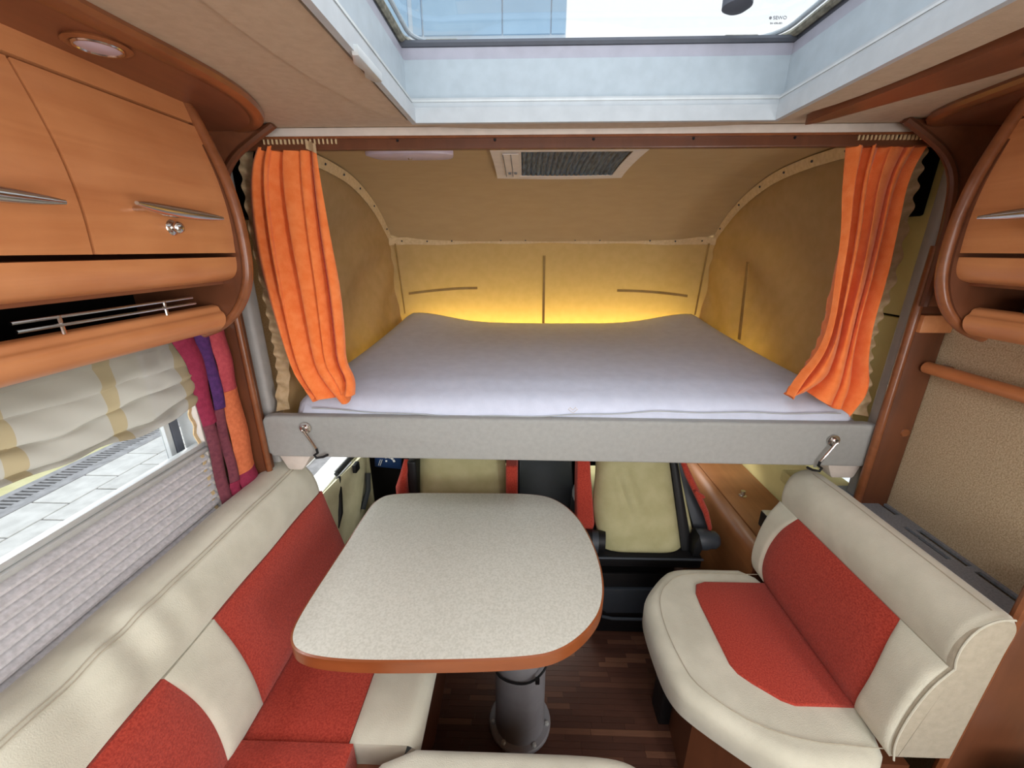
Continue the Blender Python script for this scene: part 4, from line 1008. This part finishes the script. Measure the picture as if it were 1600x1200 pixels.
ps = thing('passenger_seat', (0.52, 1.5, 0), 'olive covered passenger seat back with wrinkled cover and black hinges', 'seat')
def psb(u, v):
    z = 0.462 + 0.455 * v
    xl = 0.332 - 0.03 * v - 0.022 * math.exp(-((v - 0.35) / 0.25) ** 2) + 0.02 * max(0, v - 0.85) * 4
    xr = 0.672 - 0.075 * v - 0.06 * max(0, v - 0.8) * 3
    x = xl + (xr - xl) * u
    d1 = 0.016 * math.exp(-(((x - (0.475 - 0.16 * (v - 0.35))) / 0.022) ** 2)) * math.exp(-((v - 0.55) / 0.18) ** 2)
    d2 = 0.005 * math.exp(-(((x - (0.43 - 0.16 * (v - 0.35))) / 0.014) ** 2)) * math.exp(-((v - 0.5) / 0.16) ** 2)
    return (x, 1.375 + 0.13 * v + 0.04 * abs(2 * u - 1) ** 5 - d1 - d2, z)
build('seat_back', G().patch(psb, 70, 50, 0.09, 0.018, 6), 'seatcover', ps, ang=70)
def band(x0b, x1b, x0t, x1t, yy, z0, z1, mat, name, lean=0.13, th=0.06):
    return build(name, G().patch(lambda u, v: ((x0b + (x0t - x0b) * v) + ((x1b - x0b) * (1 - v) + (x1t - x0t) * v) * u, yy + lean * v, z0 + (z1 - z0) * v), 4, 12, th, 0.006), mat, ps)
band(0.672, 0.718, 0.598, 0.622, 1.400, 0.45, 0.92, 'black', 'side_band')
band(0.715, 0.735, 0.622, 0.640, 1.43, 0.47, 0.88, 'seatcover', 'side_cover')
band(0.735, 0.80, 0.645, 0.668, 1.455, 0.52, 0.84, 'darkgrey', 'side_bolster')
build('bolster_strip', G().tube([(0.640, 1.45, 0.850), (0.668, 1.445, 0.79), (0.712, 1.44, 0.71), (0.760, 1.435, 0.62), (0.785, 1.43, 0.55), (0.782, 1.43, 0.51)], [0.010, 0.013, 0.013, 0.012, 0.009, 0.004], 10), 'red', ps)
build('belt_guide', G().obox((0.715, 1.425, 0.715), (0.05, 0.02, 0.012), (0, 0.6, 0), 0.003), 'red', ps)
build('bolster', G().prism([(0.215, 0.93), (0.262, 0.93), (0.275, 0.80), (0.305, 0.56), (0.29, 0.45), (0.235, 0.47), (0.222, 0.70)], 'y', 1.42, 1.50, 0.01, 3), 'red', ps)
build('hinge', G().tube([(0.245, 1.40, 0.508), (0.345, 1.385, 0.508)], 0.040, 20), 'black', ps)
build('hinge_ring', G().tube([(0.29, 1.383, 0.508), (0.315, 1.380, 0.508)], 0.044, 20), 'darkgrey', ps)
build('hinge_knob', G().lathe([(0.040, 0), (0.044, 0.02), (0.043, 0.05), (0.036, 0.068), (0.036, 0.085), (0.024, 0.10), (0.010, 0.105)], (0.715, 1.41, 0.510), (1, -0.1, 0), 14), 'darkgrey', ps)
build('hinge_cover', G().prism([(0.700, 0.46), (0.725, 0.46), (0.735, 0.50), (0.715, 0.56), (0.700, 0.52)], 'y', 1.36, 1.42, 0.004), 'black', ps)
build('seat_frame', G().box(0.28, 0.74, 1.36, 1.80, 0.40, 0.455, 0.006), 'black', ps)
build('frame_rail', G().tube([(0.285, 1.352, 0.452), (0.74, 1.352, 0.452)], 0.005, 8), 'darkgrey', ps)
build('seat_pad', G().box(0.31, 0.74, 1.55, 1.95, 0.455, 0.55, 0.03, 3), 'seatcover', ps)
sw = build('swivel_base', G().lathe([(0.30, 0.0), (0.30, 0.05), (0.285, 0.10), (0.27, 0.40)], (0.54, 1.87, 0.0), (0, 0, 1), 32), 'black', ps)
bx = thing('storage_box', (0.46, 1.36, 0), 'dark grey storage box on the floor under the passenger seat', 'box')
build('box_body', G().box(0.30, 0.62, 1.385, 1.405, 0.04, 0.34, 0.004).box(0.30, 0.62, 1.40, 1.55, 0.0, 0.34), 'black', bx)
build('drawer_front', G().prism([(0.335, 0.27), (0.60, 0.275), (0.60, 0.165), (0.575, 0.145), (0.375, 0.14), (0.35, 0.16)], 'y', 1.368, 1.388, 0.005), 'darkgrey', bx)
build('drawer_lip', G().tube([(0.355, 1.366, 0.125), (0.40, 1.362, 0.118), (0.60, 1.362, 0.118)], 0.007, 8), 'darkgrey', bx)

# wooden side console by the passenger seat
co = thing('side_console', (1.04, 1.9, 0), 'cherry wood side console with hinged lid along the cab wall', 'console')
cp = smooth_line([(0.885, 0.0), (0.885, 0.40), (0.890, 0.51), (0.912, 0.545), (0.945, 0.552)], it=3)
build('console_front', G().patch(lambda u, v: (interp(cp, v)[0], 1.275 + 1.5 * u, interp(cp, v)[1]), 3, 40, 0.015), 'wood_mid', co)
build('console_lid', G().box(0.951, 1.185, 1.275, 2.775, 0.535, 0.553, 0.003), 'wood_mid', co)
build('push_knob', G().lathe([(0.016, 0), (0.017, 0.003), (0.010, 0.006), (0.008, 0.018), (0.011, 0.022), (0.010, 0.027)], (1.035, 1.66, 0.553), (0, 0, 1), 20), 'chrome', co)
build('console_end', G().box(0.89, 1.185, 1.272, 1.285, 0.0, 0.535), 'wood_dark', co, smooth=False)
dv = thing('small_device', (1.08, 1.44, 0.553), 'small black and silver box standing on the wooden console', 'device')
build('device_body', G().box(0.995, 1.09, 1.385, 1.455, 0.5535, 0.62, 0.003), 'black', dv)
build('device_top', G().box(0.997, 1.088, 1.387, 1.453, 0.62, 0.624, 0.001), 'alu', dv)
# step beside the pedestal (the floor hatch)
# cab side window opening with louvres on the right
ws = thing('window_3', (1.2, 1.43, 0.79), 'small bright slotted window above the right console', 'window', kind='structure')
for k in range(4): build('slat', G().box(1.198, 1.21, 1.32 + 0.06 * k, 1.323 + 0.06 * k, 0.80, 0.94), 'pillar', ws, smooth=False)
build('pane', G().box(1.225, 1.23, 1.30, 1.57, 0.79, 0.95), 'glass', ws, smooth=False)

da = thing('dashboard', (0.1, 2.6, 0), 'dark dashboard in the shadow beyond the cab seats', 'dashboard')
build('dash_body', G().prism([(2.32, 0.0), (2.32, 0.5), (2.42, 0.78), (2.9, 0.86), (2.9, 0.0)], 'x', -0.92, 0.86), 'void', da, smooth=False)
build('centre_console', G().prism([(2.0, 0.0), (2.05, 0.34), (2.33, 0.62), (2.33, 0.0)], 'x', -0.02, 0.30, 0.02), 'darkgrey', da)
fw = thing('footwell_dark_box', (-0.7, 2.0, 0), 'black box standing for the darkness beyond the cream cab door', 'panel')
build('footwell_dark_body', G().box(-0.94, -0.56, 1.985, 2.30, 0.0, 0.90, 0.02), 'void', fw)  # solid black box put in where the space is only dark
pk = thing('parking_disc', (-0.736, 1.95, 0.48), 'blue card with white symbols hanging by the driver door', 'card')
pk_b = build('card', G().obox((-0.745, 1.975, 0.545), (0.15, 0.006, 0.11), (0, 0.1, 0), 0.003), 'blue', pk)
for k in range(4):
    a = math.radians(20 + k * 28)
    build('symbol', G().obox((-0.745 + 0.035 * math.cos(a), 1.970, 0.545 + 0.035 * math.sin(a) - 0.02), (0.011, 0.003, 0.014), (0, -a, 0)), 'white', pk_b)
build('symbol', G().obox((-0.755, 1.970, 0.535), (0.009, 0.003, 0.009)), 'white', pk_b)
for k in range(2): build('printed_line', G().obox((-0.795 + 0.010 * k, 1.970, 0.525), (0.003, 0.003, 0.04), (0, 0.4, 0)), 'white', pk_b)

# ================================================================== OUTSIDE
gr = build('ground', G().box(-4.40, -1.2, -1.0, 8.0, -0.62, -0.515), 'kerb', smooth=False); tag(gr, 'grey bedding of the paved yard outside the side window', 'ground', kind='structure')
pm = None
for i in range(6):
    for j in range(11):
        x = -4.395 + i * 0.36; y = 1.6 + j * 0.46 + (0.23 if i % 2 else 0)
        if pm is None:
            o = build('paver', G().box(x, x + 0.345, y, y + 0.445, -0.515, -0.50, 0.004, 1), 'paver', gr, smooth=False); pm = o; p0 = (x, y)
        else:
            o = pm.copy(); COL.objects.link(o); o.location = pm.location + Vector((x - p0[0], y - p0[1], random.uniform(-0.002, 0.002)))
ker = tag(build('kerb_strip', G().box(-4.52, -4.40, -1.0, 8.0, -0.62, -0.498).box(-4.78, -4.70, -1.0, 8.0, -0.62, -0.498), 'kerb', smooth=False), 'grey concrete edging beside the drain outside', 'kerb', kind='structure')
dr = thing('drain_channel', (-4.6, 3.5, -0.52), 'long dark slotted drain grating across the yard', 'drain')
build('channel', G().box(-4.70, -4.52, -1.0, 8.0, -0.60, -0.58), 'void', dr, smooth=False)
bar0 = None
for k in range(110):
    y = 1.6 + 0.05 * k
    if bar0 is None: bar0 = build('grate_bar', G().box(-4.70, -4.52, y, y + 0.022, -0.515, -0.50), 'kerb', dr, smooth=False)
    else:
        o = bar0.copy(); COL.objects.link(o); o.location = bar0.location + Vector((0, 0.05 * k, 0))
yg = build('yard_ground', G().box(-14, -4.78, -4, 14, -0.62, -0.50), 'yellow_ground', smooth=False); tag(yg, 'pale yellow ground beyond the drain', 'ground', kind='structure')

fc = thing('building', (-3, 20.5, 0), 'pale blue panelled building seen through the roof window', 'building')
build('facade_backing', G().box(-14, 1.62, 20.1, 24, -0.6, 17), 'joint', fc, smooth=False)
for x0, x1 in ((-13.9, -8.1), (-8.0, -4.80), (-4.6, -4.25), (-4.17, -0.99), (-0.93, 0.97), (1.03, 1.58)):
    for z0, z1 in ((4, 9.78), (9.95, 16.8)):
        build('facade_panel', G().box(x0, x1, 20.0, 20.1, z0, z1), 'facade', fc, smooth=False)
